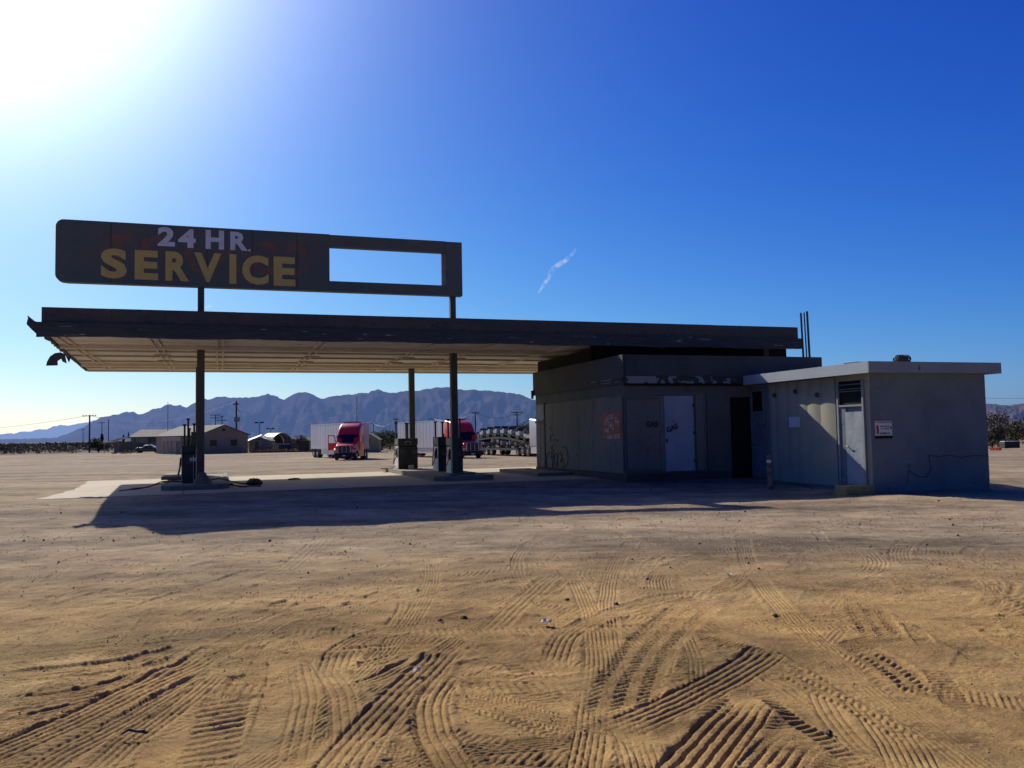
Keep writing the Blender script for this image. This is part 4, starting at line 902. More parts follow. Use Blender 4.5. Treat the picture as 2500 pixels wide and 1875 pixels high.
def semi(name, label, loc, head, thead, tlen, paint, door=False, trailer='box'):
    """conventional sleeper tractor; local -Y is forward, front bumper at the origin"""
    r = thing(name, label, 'truck', loc, head, 'parked semi trucks')
    P = mt[paint]
    # chassis
    MB().box(-.45, .45, .5, 7.6, .62, .95).build('chassis', mt['chassis'], r)
    hood = MB().loft([rsec(.02, .80, .85, 1.45, .16), rsec(.12, .98, .75, 1.58, .18), rsec(.6, 1.05, .72, 1.70, .2), rsec(1.35, 1.12, .72, 1.82, .2), rsec(1.75, 1.18, .72, 1.95, .2)]).build('hood', P, r, smooth=True)
    for s in (-1, 1):
        MB().loft([[(s*(.80+q[0]*.38), q[1], q[2]) for q in rsec(.10, .9, .62, 1.15, .12)], [(s*(.82+q[0]*.42), q[1], q[2]) for q in rsec(.5, .95, .95, 1.32, .1)], [(s*(.84+q[0]*.42), q[1], q[2]) for q in rsec(1.2, .95, 1.0, 1.36, .1)], [(s*(.86+q[0]*.40), q[1], q[2]) for q in rsec(1.75, .95, .60, 1.22, .1)]]).build('fender', P, r, smooth=True)
        hl = MB().loft([[(s*(.98+q[0]*.20), q[1]-.015, q[2]) for q in rsec(.05, .9, .86, 1.12, .08)], [(s*(1.02+q[0]*.20), q[1]-.015, q[2]) for q in rsec(.32, .9, .90, 1.20, .08)]]).build('headlight', mt['lens'], r, smooth=True)
        mir = MB().box(s*1.42-.06, s*1.42+.06, 1.92, 2.05, 1.95, 2.55); mir.tube([(s*1.2, 1.95, 2.45), (s*1.42, 1.97, 2.45)], .02, 5); mir.tube([(s*1.2, 1.95, 2.05), (s*1.42, 1.97, 2.05)], .02, 5)
        mir.build('mirror', mt['chrome'] if paint == 'redtruck' else mt['chassis'], r, bevel=.02)
        MB().box(s*1.06-.13, s*1.06+.13, 2.2, 5.0, .32, 1.05).build('side_fairing', P, r, bevel=.03)
        wheel(r, s*1.02, 1.0, .51, .30)
        for yy in (5.75, 7.05): wheel(r, s*.95, yy, .51, .52)
    # cab with tall roof fairing
    def csec(y, x, z0, z1, r_=.14): return rsec(y, x, z0, z1, r_)
    cab = MB().loft([csec(1.72, 1.12, .95, 1.90), csec(1.95, 1.17, .95, 2.35, .16), csec(2.25, 1.19, .95, 2.82, .18), csec(2.50, 1.20, .95, 3.15, .22), csec(2.9, 1.22, .95, 3.62, .3), csec(3.5, 1.23, .95, 3.93, .34), csec(4.3, 1.24, .95, 4.05, .30), csec(5.15, 1.24, .95, 4.08, .22)]).build('cab', P, r, smooth=True)
    # windscreen, two panes on the slope
    for s in (-1, 1):
        MB().add([(s*.02, 1.70, 1.93), (s*1.04, 1.76, 1.93), (s*1.09, 2.17, 2.74), (s*.02, 2.13, 2.76), (s*.02, 1.74, 1.93), (s*1.04, 1.80, 1.93), (s*1.09, 2.21, 2.74), (s*.02, 2.17, 2.76)], [(0,1,2,3),(4,7,6,5),(0,4,5,1),(1,5,6,2),(2,6,7,3),(3,7,4,0)]).build('windscreen', mt['glass'], r)
        if not (door and s < 0):
            dr = MB().box(s*1.235-.02, s*1.235+.02, 2.1, 3.15, 1.08, 2.72).build('door', P, r, bevel=.01)
            MB().box(s*1.262-.006, s*1.262+.006, 2.25, 3.05, 1.95, 2.62).build('window', mt['glass'], None).parent = dr
        else:
            MB().box(-1.25, -1.22, 2.12, 3.1, 1.1, 2.7).build('door_opening', mt['black'], r)
    if door:  # door swung open, hinged at its front edge
        fr = MB(); fr.box(-2.22, -1.27, 2.04, 2.10, 1.07, 1.86); fr.box(-2.22, -2.13, 2.04, 2.10, 1.86, 2.72); fr.box(-2.13, -1.50, 2.04, 2.10, 2.63, 2.72)
        fr.add([(-1.27,2.04,1.86),(-1.36,2.04,1.86),(-1.60,2.04,2.63),(-1.50,2.04,2.72),(-1.27,2.10,1.86),(-1.36,2.10,1.86),(-1.60,2.10,2.63),(-1.50,2.10,2.72)], [(0,1,2,3),(4,7,6,5),(0,4,5,1),(1,5,6,2),(2,6,7,3),(3,7,4,0)])
        dr = fr.build('door', P, r, label='cab door standing wide open')
    # grille, bumper
    g = MB().loft([rsec(-.02, .62, .80, 1.55, .12), rsec(.06, .66, .78, 1.60, .12)]).build('grille', mt['grille'], r)
    fr = MB(); sq = rsec(-.045, .66, .76, 1.60, .14); fr.tube(sq+[sq[0]], .030, 6); fr.box(-.24, -.215, -.055, -.03, .80, 1.56); fr.box(.215, .24, -.055, -.03, .80, 1.56)
    f_ = fr.build('grille_frame', mt['chrome'], None, smooth=True); f_.parent = g
    MB().loft([rsec(-.10, .95, .32, .72, .1), rsec(.02, 1.18, .30, .76, .1), rsec(.45, 1.24, .34, .76, .1)]).build('bumper', mt['chassis'], r, smooth=True)
    MB().box(-.18, .18, -.118, -.105, .44, .56).build('number_plate', mt['trailrail'], r)
    MB().box(-1.0, 1.0, 4.3, 4.9, 4.1, 4.2).build('roof_deflector', mt['chassis'], r)
    if trailer == 'box':
        tp = bpy.data.objects.new('trailer', None); col.objects.link(tp); tp.parent = r; tp.location = (0, 6.3, 0); tp.rotation_euler = (0, 0, thead-head)
        x1, y0, y1 = 1.29, -.9, -.9+tlen
        n = int(tlen/1.22); mb = MB()
        mb.box(-x1, x1, y0, y1, 1.12, 4.08)
        mb.build('box_body', mt['trailer'], tp, bevel=.015)
        mb = MB(); 
        for s in (-1, 1):
            mb.box(s*x1-.012, s*x1+.02, y0, y1, 1.08, 1.24); mb.box(s*x1-.012, s*x1+.02, y0, y1, 4.0, 4.10)
        mb.build('rail', mt['trailrail'], tp)
        mb = MB()
        for k in range(1, n+4):
            yy = y0+tlen*k/(n+4)
            for s in (-1, 1): mb.box(s*x1-.004, s*x1+.006, yy-.02, yy+.02, 1.24, 4.0)
        mb.build('panel_seam', mt['chassis'] if 0 else mt['housepanel'], tp)
        mb = MB()
        for s in (-1, 1): mb.box(s*1.22-.015, s*1.22+.015, y0+3.0, y1-3.6, .45, 1.08)
        mb.build('skirt', mt['trailrail'] if 0 else mt['trailer'], tp)
        MB().box(-.5, .5, y0+.5, y1-.1, .95, 1.11).build('floor_frame', mt['chassis'], tp)
        mb = MB(); mb.box(-1.15, 1.15, y1-.12, y1-.02, .50, .62); mb.box(-.6, -.5, y1-.14, y1-.04, .62, 1.0); mb.box(.5, .6, y1-.14, y1-.04, .62, 1.0); mb.build('rear_guard', mt['chassis'], tp)
        mb = MB(); mb.box(-1.2, 1.2, y1-3.0, y1-2.6, .45, 1.05).build('mudflap', mt['chassis'], tp)
        for s in (-1, 1):
            for yy in (y1-2.2, y1-.95): wheel(tp, s*.95, yy, .51, .56)
    return r
x_, y_ = -18.15, 92.4
semi('semi_truck', 'red sleeper truck with open driver door and white trailer, left of the pumps', (x_, y_, gz(x_, y_)), -.01, .56, 12.6, 'redtruck', door=True)
x_, y_ = -4.2, 88.9
semi('semi_truck', 'red sleeper truck with white trailer parked directly behind the right pumps', (x_, y_, gz(x_, y_)), .42, .53, 13.0, 'redtruck')
# transporter with buggies
x_, y_ = 5.1, 88.5; hd = .44
ht = semi('transporter_truck', 'white truck tractor with two-deck transporter, partly hidden behind the office', (x_, y_, gz(x_, y_)), hd, hd, 10, 'whitetruck', trailer=None)
fw = MB(); n = 26
L0, L1 = 6.4, 20.6
def topz(s): return 1.75+.50*math.sin(PI*min(1, max(0, s*.92+.04)))-.25*(1-s)*.8
for x0 in (-1.25, 1.15):
    for k in range(n):
        s0, s1 = k/n, (k+1)/n; ya, yb = L0+(L1-L0)*s0, L0+(L1-L0)*s1; za, zb = topz(s0), topz(s1)
        fw.add([(x0,ya,za-.22),(x0+.1,ya,za-.22),(x0+.1,ya,za),(x0,ya,za),(x0,yb,zb-.22),(x0+.1,yb,zb-.22),(x0+.1,yb,zb),(x0,yb,zb)], [(0,1,2,3),(4,7,6,5),(0,4,5,1),(1,5,6,2),(2,6,7,3),(3,7,4,0)])
for k in range(0, n+1, 2):
    s = k/n; yy = L0+(L1-L0)*s; fw.box(-1.2, 1.2, yy-.04, yy+.04, topz(s)-.12, topz(s)-.04)
fw.build('upper_deck', mt['greyframe'], ht)
fw = MB(); fw.box(-1.25, -1.12, L0+1.8, L1, .62, .85); fw.box(1.12, 1.25, L0+1.8, L1, .62, .85); fw.box(-1.1, 1.1, L0+1.9, L1-.1, .70, .76)
fw.build('lower_deck', mt['greyframe'], ht)
fw = MB()
for x0 in (-1.2, 1.2):
    for yy in (6.6, 8.3, 10.6, 13.0, 15.6, 18.0, 20.3): fw.tube([(x0, yy, .8), (x0, yy+.15, topz((yy-L0)/(L1-L0))-.2)], .06, 6)
    for ya, yb in ((8.3, 10.6), (13.0, 15.6), (15.6, 13.0), (18.0, 20.3)): fw.tube([(x0, ya, .85), (x0, yb, 2.6)], .035, 5)
    fw.tube([(x0, 20.6, 1.0), (x0, 22.4, .15)], .05, 5)
fw.build('deck_post', mt['greyframe'], ht)
for s in (-1, 1):
    for yy in (15.6, 16.9): wheel(ht, s*.95, yy, .48, .5)
    wheel(ht, s*.95, 8.3, .48, .5)
# buggy
bg = thing('utility_buggy', 'proto', 'buggy')
MB().prism([(-1.15,.30),(-1.20,.62),(-1.05,.90),(-.70,.98),(-.55,.86),(-.62,.30)], 'x', -.55, .55).build('front_cowl', mt['buggywhite'], bg, bevel=.04)
mb = MB().prism([(.55,.28),(.45,.72),(.62,.80),(1.15,.74),(1.18,.36)], 'x', -.55, .55).build('rear_body', mt['buggywhite'], bg, bevel=.04)
mb = MB().box(-.52, .52, -.6, .55, .26, .34).box(-.50, .50, .15, .62, .60, .80).prism([(.55,.8),(.62,1.25),(.74,1.25),(.70,.8)], 'x', -.5, .5).build('seat', mt['chassis'], bg, bevel=.02)
MB().tube([(0,-.6,.8),(0,-.28,1.08)], .025, 5).lathe([(.15,0),(.17,.02),(.15,.04)], (0,-.26,1.06), 'z', 12).build('steering_wheel', mt['chassis'], bg)
for s in (-1, 1):
    for yy in (-.82, .82): MB().lathe([(.1,-.09),(.22,-.09),(.24,-.05),(.24,.05),(.22,.09),(.1,.09)], (s*.52, yy, .24), 'x', 14).build('wheel', mt['rubber'], bg, smooth=True)
ords = ['rearmost', 'second', 'third', 'middle', 'fifth', 'sixth', 'frontmost']
first = True
def place_buggy(lx, ly, lz, tilt, label):
    global first
    o = bg if first else copy_tree(bg); first = False
    c, s = math.cos(hd), math.sin(hd); wx = x_+lx*c-ly*s; wy = y_+lx*s+ly*c
    o.location = (wx, wy, lz+gz(x_, y_)); o.rotation_euler = (-tilt, 0, hd+PI); o['label'] = label; o['group'] = 'white buggies loaded on the transporter'
for row, lx in (('near side', -.58), ('far side', .62)):
    for k in range(7):
        s = 1-(k+.5)/7; yy = L0+(L1-L0)*s; sl = (topz(s+.03)-topz(s-.03))/(.06*(L1-L0))
        place_buggy(lx, yy, topz(s)+.0, math.atan(sl), 'white and black buggy on the %s of the upper deck, %s from the rear' % (row, ords[k]) if 0 < k < 6 else 'white and black buggy on the %s of the upper deck, %s' % (row, ords[k]))
for k, yy in enumerate((19.5, 15.0, 12.4, 10.2)):
    place_buggy(-.4, yy, .77+(.30 if k == 1 else 0), 0, ('white buggy at the rear end of the lower deck', 'white buggy above the transporter wheels on the lower deck', 'white buggy in the middle of the lower deck', 'white buggy at the front of the lower deck')[k])
place_buggy(-.2, 22.2, .25, .35, 'white buggy on the loading ramp behind the transporter')

# ------------------------------------------------------------------ dark sedan
x_, y_ = onz(362, 1104, -1.1); y_ = 172; x_ = (362-1250)/F*y_
cr = thing('parked_car', 'dark old sedan with pale roof parked before the long house', 'car', (x_, y_, gz(x_, y_)), .12)
def cs(x, hw, z0, z1, r_=.15):
    return [(x, q[0], q[2]) for q in rsec(0, hw, z0, z1, r_)]
MB().loft([cs(-2.62,.60,.42,.68,.1), cs(-2.52,.78,.34,.82), cs(-2.2,.88,.28,1.0,.2), cs(-1.5,.90,.26,1.10,.2), cs(-.8,.90,.26,1.14,.2), cs(.2,.90,.26,1.10,.2), cs(1.0,.90,.26,1.02,.2), cs(1.9,.88,.28,.92,.2), cs(2.5,.78,.34,.76), cs(2.66,.6,.42,.64,.1)]).build('body', mt['carpaint'], cr, smooth=True)
MB().loft([cs(-1.05,.70,1.0,1.12,.05), cs(-.75,.70,1.0,1.46,.15), cs(-.3,.70,1.0,1.60,.18), cs(.4,.70,1.0,1.60,.18), cs(.85,.70,1.0,1.48,.15), cs(1.4,.70,.98,1.08,.05)]).build('cabin', mt['carpale'], cr, smooth=True)
for s in (-1, 1):
    MB().add([(-.80,s*.715,1.12),(.1,s*.715,1.12),(.1,s*.70,1.50),(-.45,s*.70,1.48)], [(0,1,2,3)]).build('window', mt['winddark'], cr); MB().add([(.18,s*.715,1.12),(1.1,s*.715,1.10),(.75,s*.70,1.42),(.18,s*.70,1.50)], [(0,1,2,3)]).build('window', mt['winddark'], cr)
    for xx in (-1.65, 1.65):
        MB().lathe([(.18,-.1),(.33,-.1),(.35,-.06),(.35,.06),(.33,.1),(.18,.1)], (xx, s*.80, .35), 'y', 18).build('wheel', mt['rubber'], cr, smooth=True)
MB().box(-2.72, -2.60, -.75, .75, .40, .52).build('bumper', mt['chrome'], cr, bevel=.02)
MB().loft([cs(-2.50,.70,.80,.86,.02), cs(-2.2,.80,.95,1.02,.03), cs(-1.6,.82,1.05,1.12,.03)]).build('bonnet', mt['carpale'], cr, smooth=True)

# ------------------------------------------------------------------ houses
# long gabled house: gable end faces half right, ridge runs away to the left
hx, hy = (545-1250)/F*151, 151.0; hz = gz(hx, hy)
rz = math.radians(45)
hs = thing('gabled_house', 'tan gabled house with two dark windows and a side porch', 'house', (hx, hy, hz), rz)   # local x along the gable, local y along the ridge
hw, ze, zr, Lh = 4.6, 3.35, 5.05, 17.5
MB().prism([(-hw, -.3), (hw, -.3), (hw, ze), (0, zr-.12), (-hw, ze)], 'y', 0, Lh).build('wall', mt['housewall'], hs)
def slope(sx):
    th = .14; e = hw+.35; s_ = (zr-ze)/hw; z_e = zr-s_*e
    return [(0, zr), (sx*e, z_e), (sx*e, z_e-th), (0, zr-th)]
mb = MB(); mb.prism(slope(-1), 'y', -.35, Lh+.3); mb.prism(slope(1), 'y', -.35, Lh+.3); mb.build('roof', mt['houseroof'], hs)
mb = MB(); 
for xx in (-1.9, 1.9):
    w_ = MB().box(xx-.62, xx+.62, -.02, -.005, 1.3, 2.35).build('window', mt['winddark'], hs)
MB().box(-.3, .3, -.02, -.005, 3.9, 4.35).build('gable_vent', mt['winddark'], hs)
# porch along the near long side
pb = MB(); pb.box(-hw-2.6, -hw-.36, 1.0, 8.3, 2.75, 2.86); pb.build('porch_roof', mt['houseroof'], hs)
pf = MB(); pf.box(-hw-2.72, -hw-2.61, .9, 8.4, 2.35, 3.0); pf.box(-hw-2.6, -hw-.4, 8.31, 8.43, 2.35, 3.0); pf.build('porch_fascia', mt['porchboard'], hs)
for yy in (1.2, 3.0, 4.9, 6.6, 8.2): MB().box(-hw-2.66, -hw-2.5, yy-.08, yy+.08, -.2, 2.4).build('porch_post', mt['porchboard'], hs)
MB().box(-hw-.03, -hw-.005, 1, 9, .0, 2.3).build('porch_wall', mt['housedark'], hs)
def hpos(px, d): x = (px-1250)/F*d; return (x, d, gz(x, d))
lh = thing('long_house', 'long low grey-brown building with patched shingle roof behind the dark car', 'building', hpos(303, 191), 0)
sc_ = 191/F; X = lambda p: (p-303)*sc_
MB().box(0.1, X(465), 3.0, 9, -.3, 3.3).build('wall', mt['housedark'], lh)
MB().prism([(2.2, 3.32), (2.25, 3.16), (9, 4.85), (15.5, 3.3), (15.5, 3.45), (9, 5.0)], 'x', -.3, X(468)).build('roof', mt['houseroof'], lh)
MB().box(X(322), X(350), 2.3, 2.5, 1.95, 3.1).build('garage_panel', mt['housepanel'], lh)
for q_ in (312.5, 321): MB().box(X(q_)-.12, X(q_)+.12, 2.3, 2.5, -.2, 3.15).build('garage_post', mt['porchboard'], lh)
MB().box(X(304), X(310), 2.7, 2.95, .2, 1.9).build('blue_door', mt['bluetarp'], lh)
MB().box(X(352), X(402), 2.9, 2.98, .1, 2.0).build('pale_wall_band', mt['housewall'], lh)
MB().prism([(-.05,3.1),(.35,3.1),(.15,4.5)], 'y', 1.5, 1.9).build('gable_board', mt['winddark'], lh)
# carport at its far left end
cx, cy = (283-1250)/F*185, 185.0
cp = thing('carport', 'small carport with a bright white slanting roof left of the long house', 'carport', (cx, cy, gz(cx, cy)), 0)
MB().add([(-1.9,-2,2.0),(1.45,-2,2.95),(1.75,3,3.35),(-1.5,3,2.4),(-1.9,-2,2.14),(1.45,-2,3.09),(1.75,3,3.49),(-1.5,3,2.54)], [(0,1,2,3),(4,7,6,5),(0,4,5,1),(1,5,6,2),(2,6,7,3),(3,7,4,0)]).build('roof', mt['whiteroof'], cp)
for xx, zz in ((-1.7, 2.0), (1.3, 2.85)): MB().box(xx-.06, xx+.06, -1.9, -1.78, -.2, zz).build('post', mt['porchboard'], cp)
MB().box(-1.4, 3.6, 2.0, 2.2, -.2, 2.3).build('rear_wall', mt['housedark'], cp)
MB().add([(1.0,-3,2.3),(2.9,-3,2.85),(2.9,-2.9,2.95),(1.0,-2.9,2.4)], [(0,1,2,3)]).build('awning', mt['whiteroof'], cp)
# white-roofed shed
def hpos(px, d): x = (px-1250)/F*d; return (x, d, gz(x, d))
sh = thing('small_shed', 'small pale shed with a bright white roof slope right of the house', 'shed', hpos(628, 158), .35)
MB().prism([(-1.6,-.2),(2.6,-.2),(2.6,1.9),(.5,2.75),(-1.6,2.0)], 'y', 0, 4).build('wall', mt['housewall'], sh)
MB().add([(-1.9,-.3,2.0),(.55,-.3,2.98),(1.0,5,3.25),(-1.4,5,2.35)], [(0,1,2,3)]).build('roof', mt['whiteroof'], sh, label='sunlit white roof slope')
MB().add([(.55,-.3,2.98),(3.0,-.3,1.9),(3.4,5,2.1),(1.0,5,3.25)], [(0,1,2,3)]).build('roof', mt['houseroof'], sh, label='shaded brown roof slope')
dp_ = MB().box(-.9, .9, -.9, -.05, .55, 2.2).build('porch_box', mt['housepanel'], sh)
MB().box(-.55, .1, -.93, -.905, .6, 1.9).build('window', mt['winddark'], sh)
MB().box(-.1, .6, -.935, -.905, .6, 1.75).build('panel', mt['porchboard'], sh) if 0 else None
ln = thing('lean_to', 'brown lean-to adjoining the white-roofed shed', 'shed', hpos(650, 166), 0)
MB().prism([(-1.2,-.2),(2.6,-.2),(2.6,1.3),(-1.2,2.2)], 'y', 0, 3).build('wall', mt['housewall'], ln)
# arched metal hut
q = thing('arched_hut', 'white corrugated arched metal hut with open dark end', 'hut', hpos(688, 168), .72)
mb = MB(); NA_ = 14; R1 = 2.05
for k in range(NA_):
    t0, t1 = PI*k/NA_, PI*(k+1)/NA_
    for m_ in range(10):
        y0_, y1_ = m_*.5, (m_+1)*.5; rr0 = R1+.03*(m_ % 2)
        p = lambda t, yy, rr_: (-rr_*math.cos(t)*1.05, yy, 1.5+rr_*math.sin(t)*.98)
        mb.add([p(t0,y0_,rr0), p(t1,y0_,rr0), p(t1,y1_,rr0), p(t0,y1_,rr0), p(t0,y0_,rr0-.06), p(t1,y0_,rr0-.06), p(t1,y1_,rr0-.06), p(t0,y1_,rr0-.06)], [(0,1,2,3),(4,7,6,5),(0,4,5,1),(1,5,6,2),(2,6,7,3),(3,7,4,0)])
mb.build('arched_shell', mt['quonset'], q)
mb = MB(); mb.box(-2.12, -2.0, 0, 5, -.2, 1.5); mb.box(2.0, 2.12, 0, 5, -.2, 1.5); mb.build('side_wall', mt['housedark'], q)
pr = [(-1.98*math.cos(PI*k/NA_), 1.5+1.94*math.sin(PI*k/NA_)) for k in range(NA_+1)]
MB().prism([(-1.98,-.2)]+pr[0:]+[(1.98,-.2)], 'y', 3.6, 3.7).build('end_wall', mt['housedark'], q)
tag(MB().box(-1.0, 1.0, -.6, .6, 0, 1.35).build('blue_container', mt['bluetarp'], None, bevel=.05), 'dark blue container box standing in the hut mouth', 'container').location = hpos(694, 163)
fn = MB()
for k in range(12): fn.box(k*.62, k*.62+.60, 0, .06, -.1, 1.35+.05*(k % 3))
tag(fn.build('board_fence', mt['housedark'], None), 'dark board fence running left of the white trailer', 'fence').location = hpos(700, 164)
tag(MB().box(-.9, .9, 0, 2, 0, 2.0).build('dark_shack', mt['winddark'], None), 'little black shack just left of the white trailer', 'shack').location = hpos(741, 150)
yh = thing('cream_hut', 'small cream hut with one window right of the open-door truck', 'hut', hpos(904, 136), 0)
MB().prism([(-1.9,-.2),(1.05,-.2),(1.05,2.0),(-.3,2.95),(-1.9,3.0)], 'y', 0, 3.4).build('wall', mt['yellowhouse'], yh)
MB().add([(-.35,-.25,3.05),(1.3,-.25,1.95),(1.3,3.6,1.95),(-.35,3.6,3.05)], [(0,1,2,3)]).build('roof', mt['houseroof'], yh)
MB().box(-.75, -.15, -.03, -.005, 1.15, 2.2).build('window', mt['winddark'], yh)
lw = MB().box(0, 14, 0, .15, -.2, .28)
o = tag(lw.build('low_wall', mt['wood'], None), 'low rust-brown timber edging between shed and white trailer', 'edging'); o.location = hpos(610, 148)

# ------------------------------------------------------------------ poles, masts, wires
def upole(px, pt, d, label, arms=((.1, 1.2),), rad=.16, name='utility_pole', mat='wood', extra=None, grp='wooden utility poles'):
    x, y, z = atd(px, pt, d); g = gz(x, y); h = z-g
    r = thing(name, label, 'pole', (x, y, g), 0, grp)
    MB().tube([(0,0,-.3),(0,0,h)], [rad, rad*.8], 8).build('pole', mt[mat], r)
    for dz, hw_ in arms:
        MB().box(-hw_, hw_, -.07-rad, .07-rad, h-dz-.14, h-dz).build('crossarm', mt[mat], r)
        mb = MB()
        for k in (-1, -.5, .5, 1): mb.box(hw_*k*.95-.05, hw_*k*.95+.05, -.05-rad, .05-rad, h-dz, h-dz+.16)
        mb.build('insulator', mt[mat], r)
    if extra: extra(r, h)
    return x, y, z
def can(r, h):
    for zz, xx in ((h-4.0, .55), (h-4.0, -.1)): MB().tube([(xx, -.3, zz), (xx, -.3, zz+.9)], .25, 10).build('transformer', mt['galv'], r)
    MB().tube([(0, -.2, h-1.2), (.9, -.2, h-2.2)], .05, 5).build('brace', mt['wood'], r)
p1 = upole(219, 1013, 190, 'wooden utility pole with one crossarm at the far left', ((.15, 1.5),), .2)
p0 = upole(203, 1047, 420, 'faint tiny pole just left of the far left utility pole', ((.3, .9),), .16)
p2 = upole(249, 1030, 300, 'faint thin pole above the pointed tree', ((.3, 1.1),), .14)
p3 = upole(265, 1023, 195, 'thin pole right of the round green tree', (), .10)
p4 = upole(526, 1012, 230, 'double-crossarm pole rising above the gabled roof, left one', ((.1, 1.35), (.85, 1.35)), .13)
p5 = upole(542, 1016, 235, 'double-crossarm pole rising above the gabled roof, right one', ((.1, .3), (1.1, 1.4)), .13)
p6 = upole(577, 979, 165, 'tall thick wooden pole with transformers behind the gabled house', ((.6, .5),), .2, extra=can)
p7 = upole(912, 1033, 240, 'wooden pole with crossarm above the cream hut', ((.1, .9),), .12)
p8 = upole(967, 1022, 200, 'wooden pole with crossarm behind the rear right pump', ((.1, .6), (.8, .4)), .14)
p9 = upole(1059, 1021, 210, 'wooden pole with wide crossarm between the right pumps', ((.1, 1.2),), .14)
p10 = upole(1160, 1005, 170, 'wooden pole right of the right front column', ((.2, .7),), .15)
p11 = upole(1262, 1005, 170, 'wooden pole with wide crossarm behind the transporter', ((.1, 1.15), (.6, .7)), .15)
def lheads(r, h):
    for s in (-1, 1): MB().box(s*.75-.45, s*.75+.45, -.2, .2, h-.35, h).build('lamp_head', mt['chassis'], r)
upole(633, 1030, 230, 'grey twin-headed lamp post above the white-roofed shed', (), .12, 'lamp_post', 'galv', lheads, 'twin-headed lamp posts')
upole(660, 1045, 260, 'grey twin-headed lamp post left of the arched hut', (), .12, 'lamp_post', 'galv', lheads, 'twin-headed lamp posts')
upole(410, 982, 178, 'very tall thin mast in front of the long house roof', (), .07, 'mast', 'wood', None, None)
x, y, z = atd(871, 968, 180); g = gz(x, y); h = z-g
tw = thing('antenna_tower', 'slender lattice antenna tower with small aerials behind the red truck', 'antenna tower', (x, y, g))
mb = MB()
for k in range(3): t = 2*PI*k/3; mb.tube([(.28*math.cos(t), .28*math.sin(t), 0), (.12*math.cos(t), .12*math.sin(t), h)], .028, 4)
for j in range(26):
    z0_, z1_ = h*j/26, h*(j+1)/26; r0 = .28-.16*j/26; t0 = 2*PI*(j % 3)/3; t1 = t0+2*PI/3
    mb.tube([(r0*math.cos(t0), r0*math.sin(t0), z0_), (r0*math.cos(t1), r0*math.sin(t1), z1_)], .018, 4)
mb.build('lattice', mt['galv'], tw)
for zz, xa, xb in ((h-1.05, -.25, .7), (h-2.4, -1.0, .45), (h-3.8, -.1, 1.3)):
    mb = MB().tube([(xa, 0, zz), (xb, 0, zz)], .035, 5)
    for k in range(5): xx = xa+(xb-xa)*k/4; mb.tube([(xx, -.4, zz), (xx, .4, zz)], .02, 4)
    mb.build('aerial', mt['white'], tw)
def wire(p, q, sag, label, dz=-.1):
    pts = []
    for k in range(17):
        t = k/16; pts.append((p[0]+(q[0]-p[0])*t, p[1]+(q[1]-p[1])*t, p[2]+(q[2]-p[2])*t-sag*4*t*(1-t)+dz))
    o = MB().tube(pts, .028, 4).build('power_line', mt['wire'], None); tag(o, label, 'power line', 'power lines strung between poles')
wire(p7, p8, 1.2, 'pale wire from the cream hut pole to the pole behind the rear pump'); wire(p9, p10, 1.0, 'wire from the wide crossarm pole to the pole right of the column')
wire(p10, p11, 1.2, 'wire between the last two poles before the office'); wire(p1, p6, 2.5, 'long sagging wire from the far left pole towards the gabled house')
wire(atd(-300, 1052, 240), p1, 1.5, 'wire entering from the left to the far left pole')
wire(atd(2350, 970, 200), atd(2700, 966, 200), .3, 'thin wire in the sky above the right hills')

# ------------------------------------------------------------------ vegetation
def leaves(blobs, n, size, seed, flat=.5, squash=1.0):
    R = np.random.RandomState(seed); w = np.array([b[3]*b[4]*b[5] for b in blobs])**.66; w = w/w.sum()
    k = R.choice(len(blobs), n, p=w); B_ = np.array(blobs, float)[k]
    d = R.normal(size=(n, 3)); d /= np.linalg.norm(d, axis=1)[:, None]; rr_ = R.rand(n, 1)**.45
    lump = 1+.28*np.sin(d[:, :1]*5+seed)*np.cos(d[:, 1:2]*4+k[:, None])
    c = B_[:, :3]+d*rr_*B_[:, 3:]*lump
    u = R.normal(size=(n, 3)); u /= np.linalg.norm(u, axis=1)[:, None]; v = np.cross(u, R.normal(size=(n, 3))); v /= np.linalg.norm(v, axis=1)[:, None]
    s = size*(.5+R.rand(n, 1)); c[:, 2] = np.maximum(c[:, 2], .02)
    V = np.stack([c-u*s*.5, c+u*s*.5+v*s*.15, c+v*s*.8], 1).reshape(-1, 3)
    return V, np.arange(3*n).reshape(-1, 3)
def tree(name, label, cat, px, d, h, w, mat, n=900, leaf=.28, blobs=None, group=None, seed=1, trunk=True, base=None, seen=True):
    x = (px-1250)/F*d; g = gz(x, d)
    r = thing(name, label, cat, (x, d, g), 0, group); R = np.random.RandomState(seed)
    if blobs is None:
        blobs = []
        for k in range(9):
            t = R.rand()*2*PI; q_ = R.rand()**.5*.32*w; zz = h*(.35+.45*R.rand()); rb = w*(.16+.14*R.rand())
            blobs.append((q_*math.cos(t), q_*math.sin(t), zz, rb, rb, rb*.8*h/w))
    if trunk:
        mb = MB().tube([(0,0,-.2),(.05,0,h*.25),(.0,.05,h*.5)], [.05*w, .035*w, .02*w], 7)
        for b_ in blobs[:6]: mb.tube([(.0,0,h*.22), (b_[0]*.5, b_[1]*.5, b_[2]*.7), (b_[0], b_[1], b_[2])], [.022*w, .014*w, .006*w], 5)
        mb.build('trunk', mt['bark'], r)
    V, T = leaves(blobs, n, leaf, seed)
    npmesh('crown', V, T, mt[mat], r)
    return r
tree('round_tree', 'round green tree left of the white-roofed carport', 'tree', 240, 196, 3.3, 5.0, 'green', 1600, .3, seed=3)
r = tree('pointed_tree', 'small pointed cypress-like tree above the round green tree', 'tree', 248, 204, 4.4, 1.0, 'darkgreen', 700, .2, blobs=[(0,0,2.9,.45,.45,.7),(0,0,3.5,.36,.36,.6),(0,0,4.0,.2,.2,.45)], seed=4)
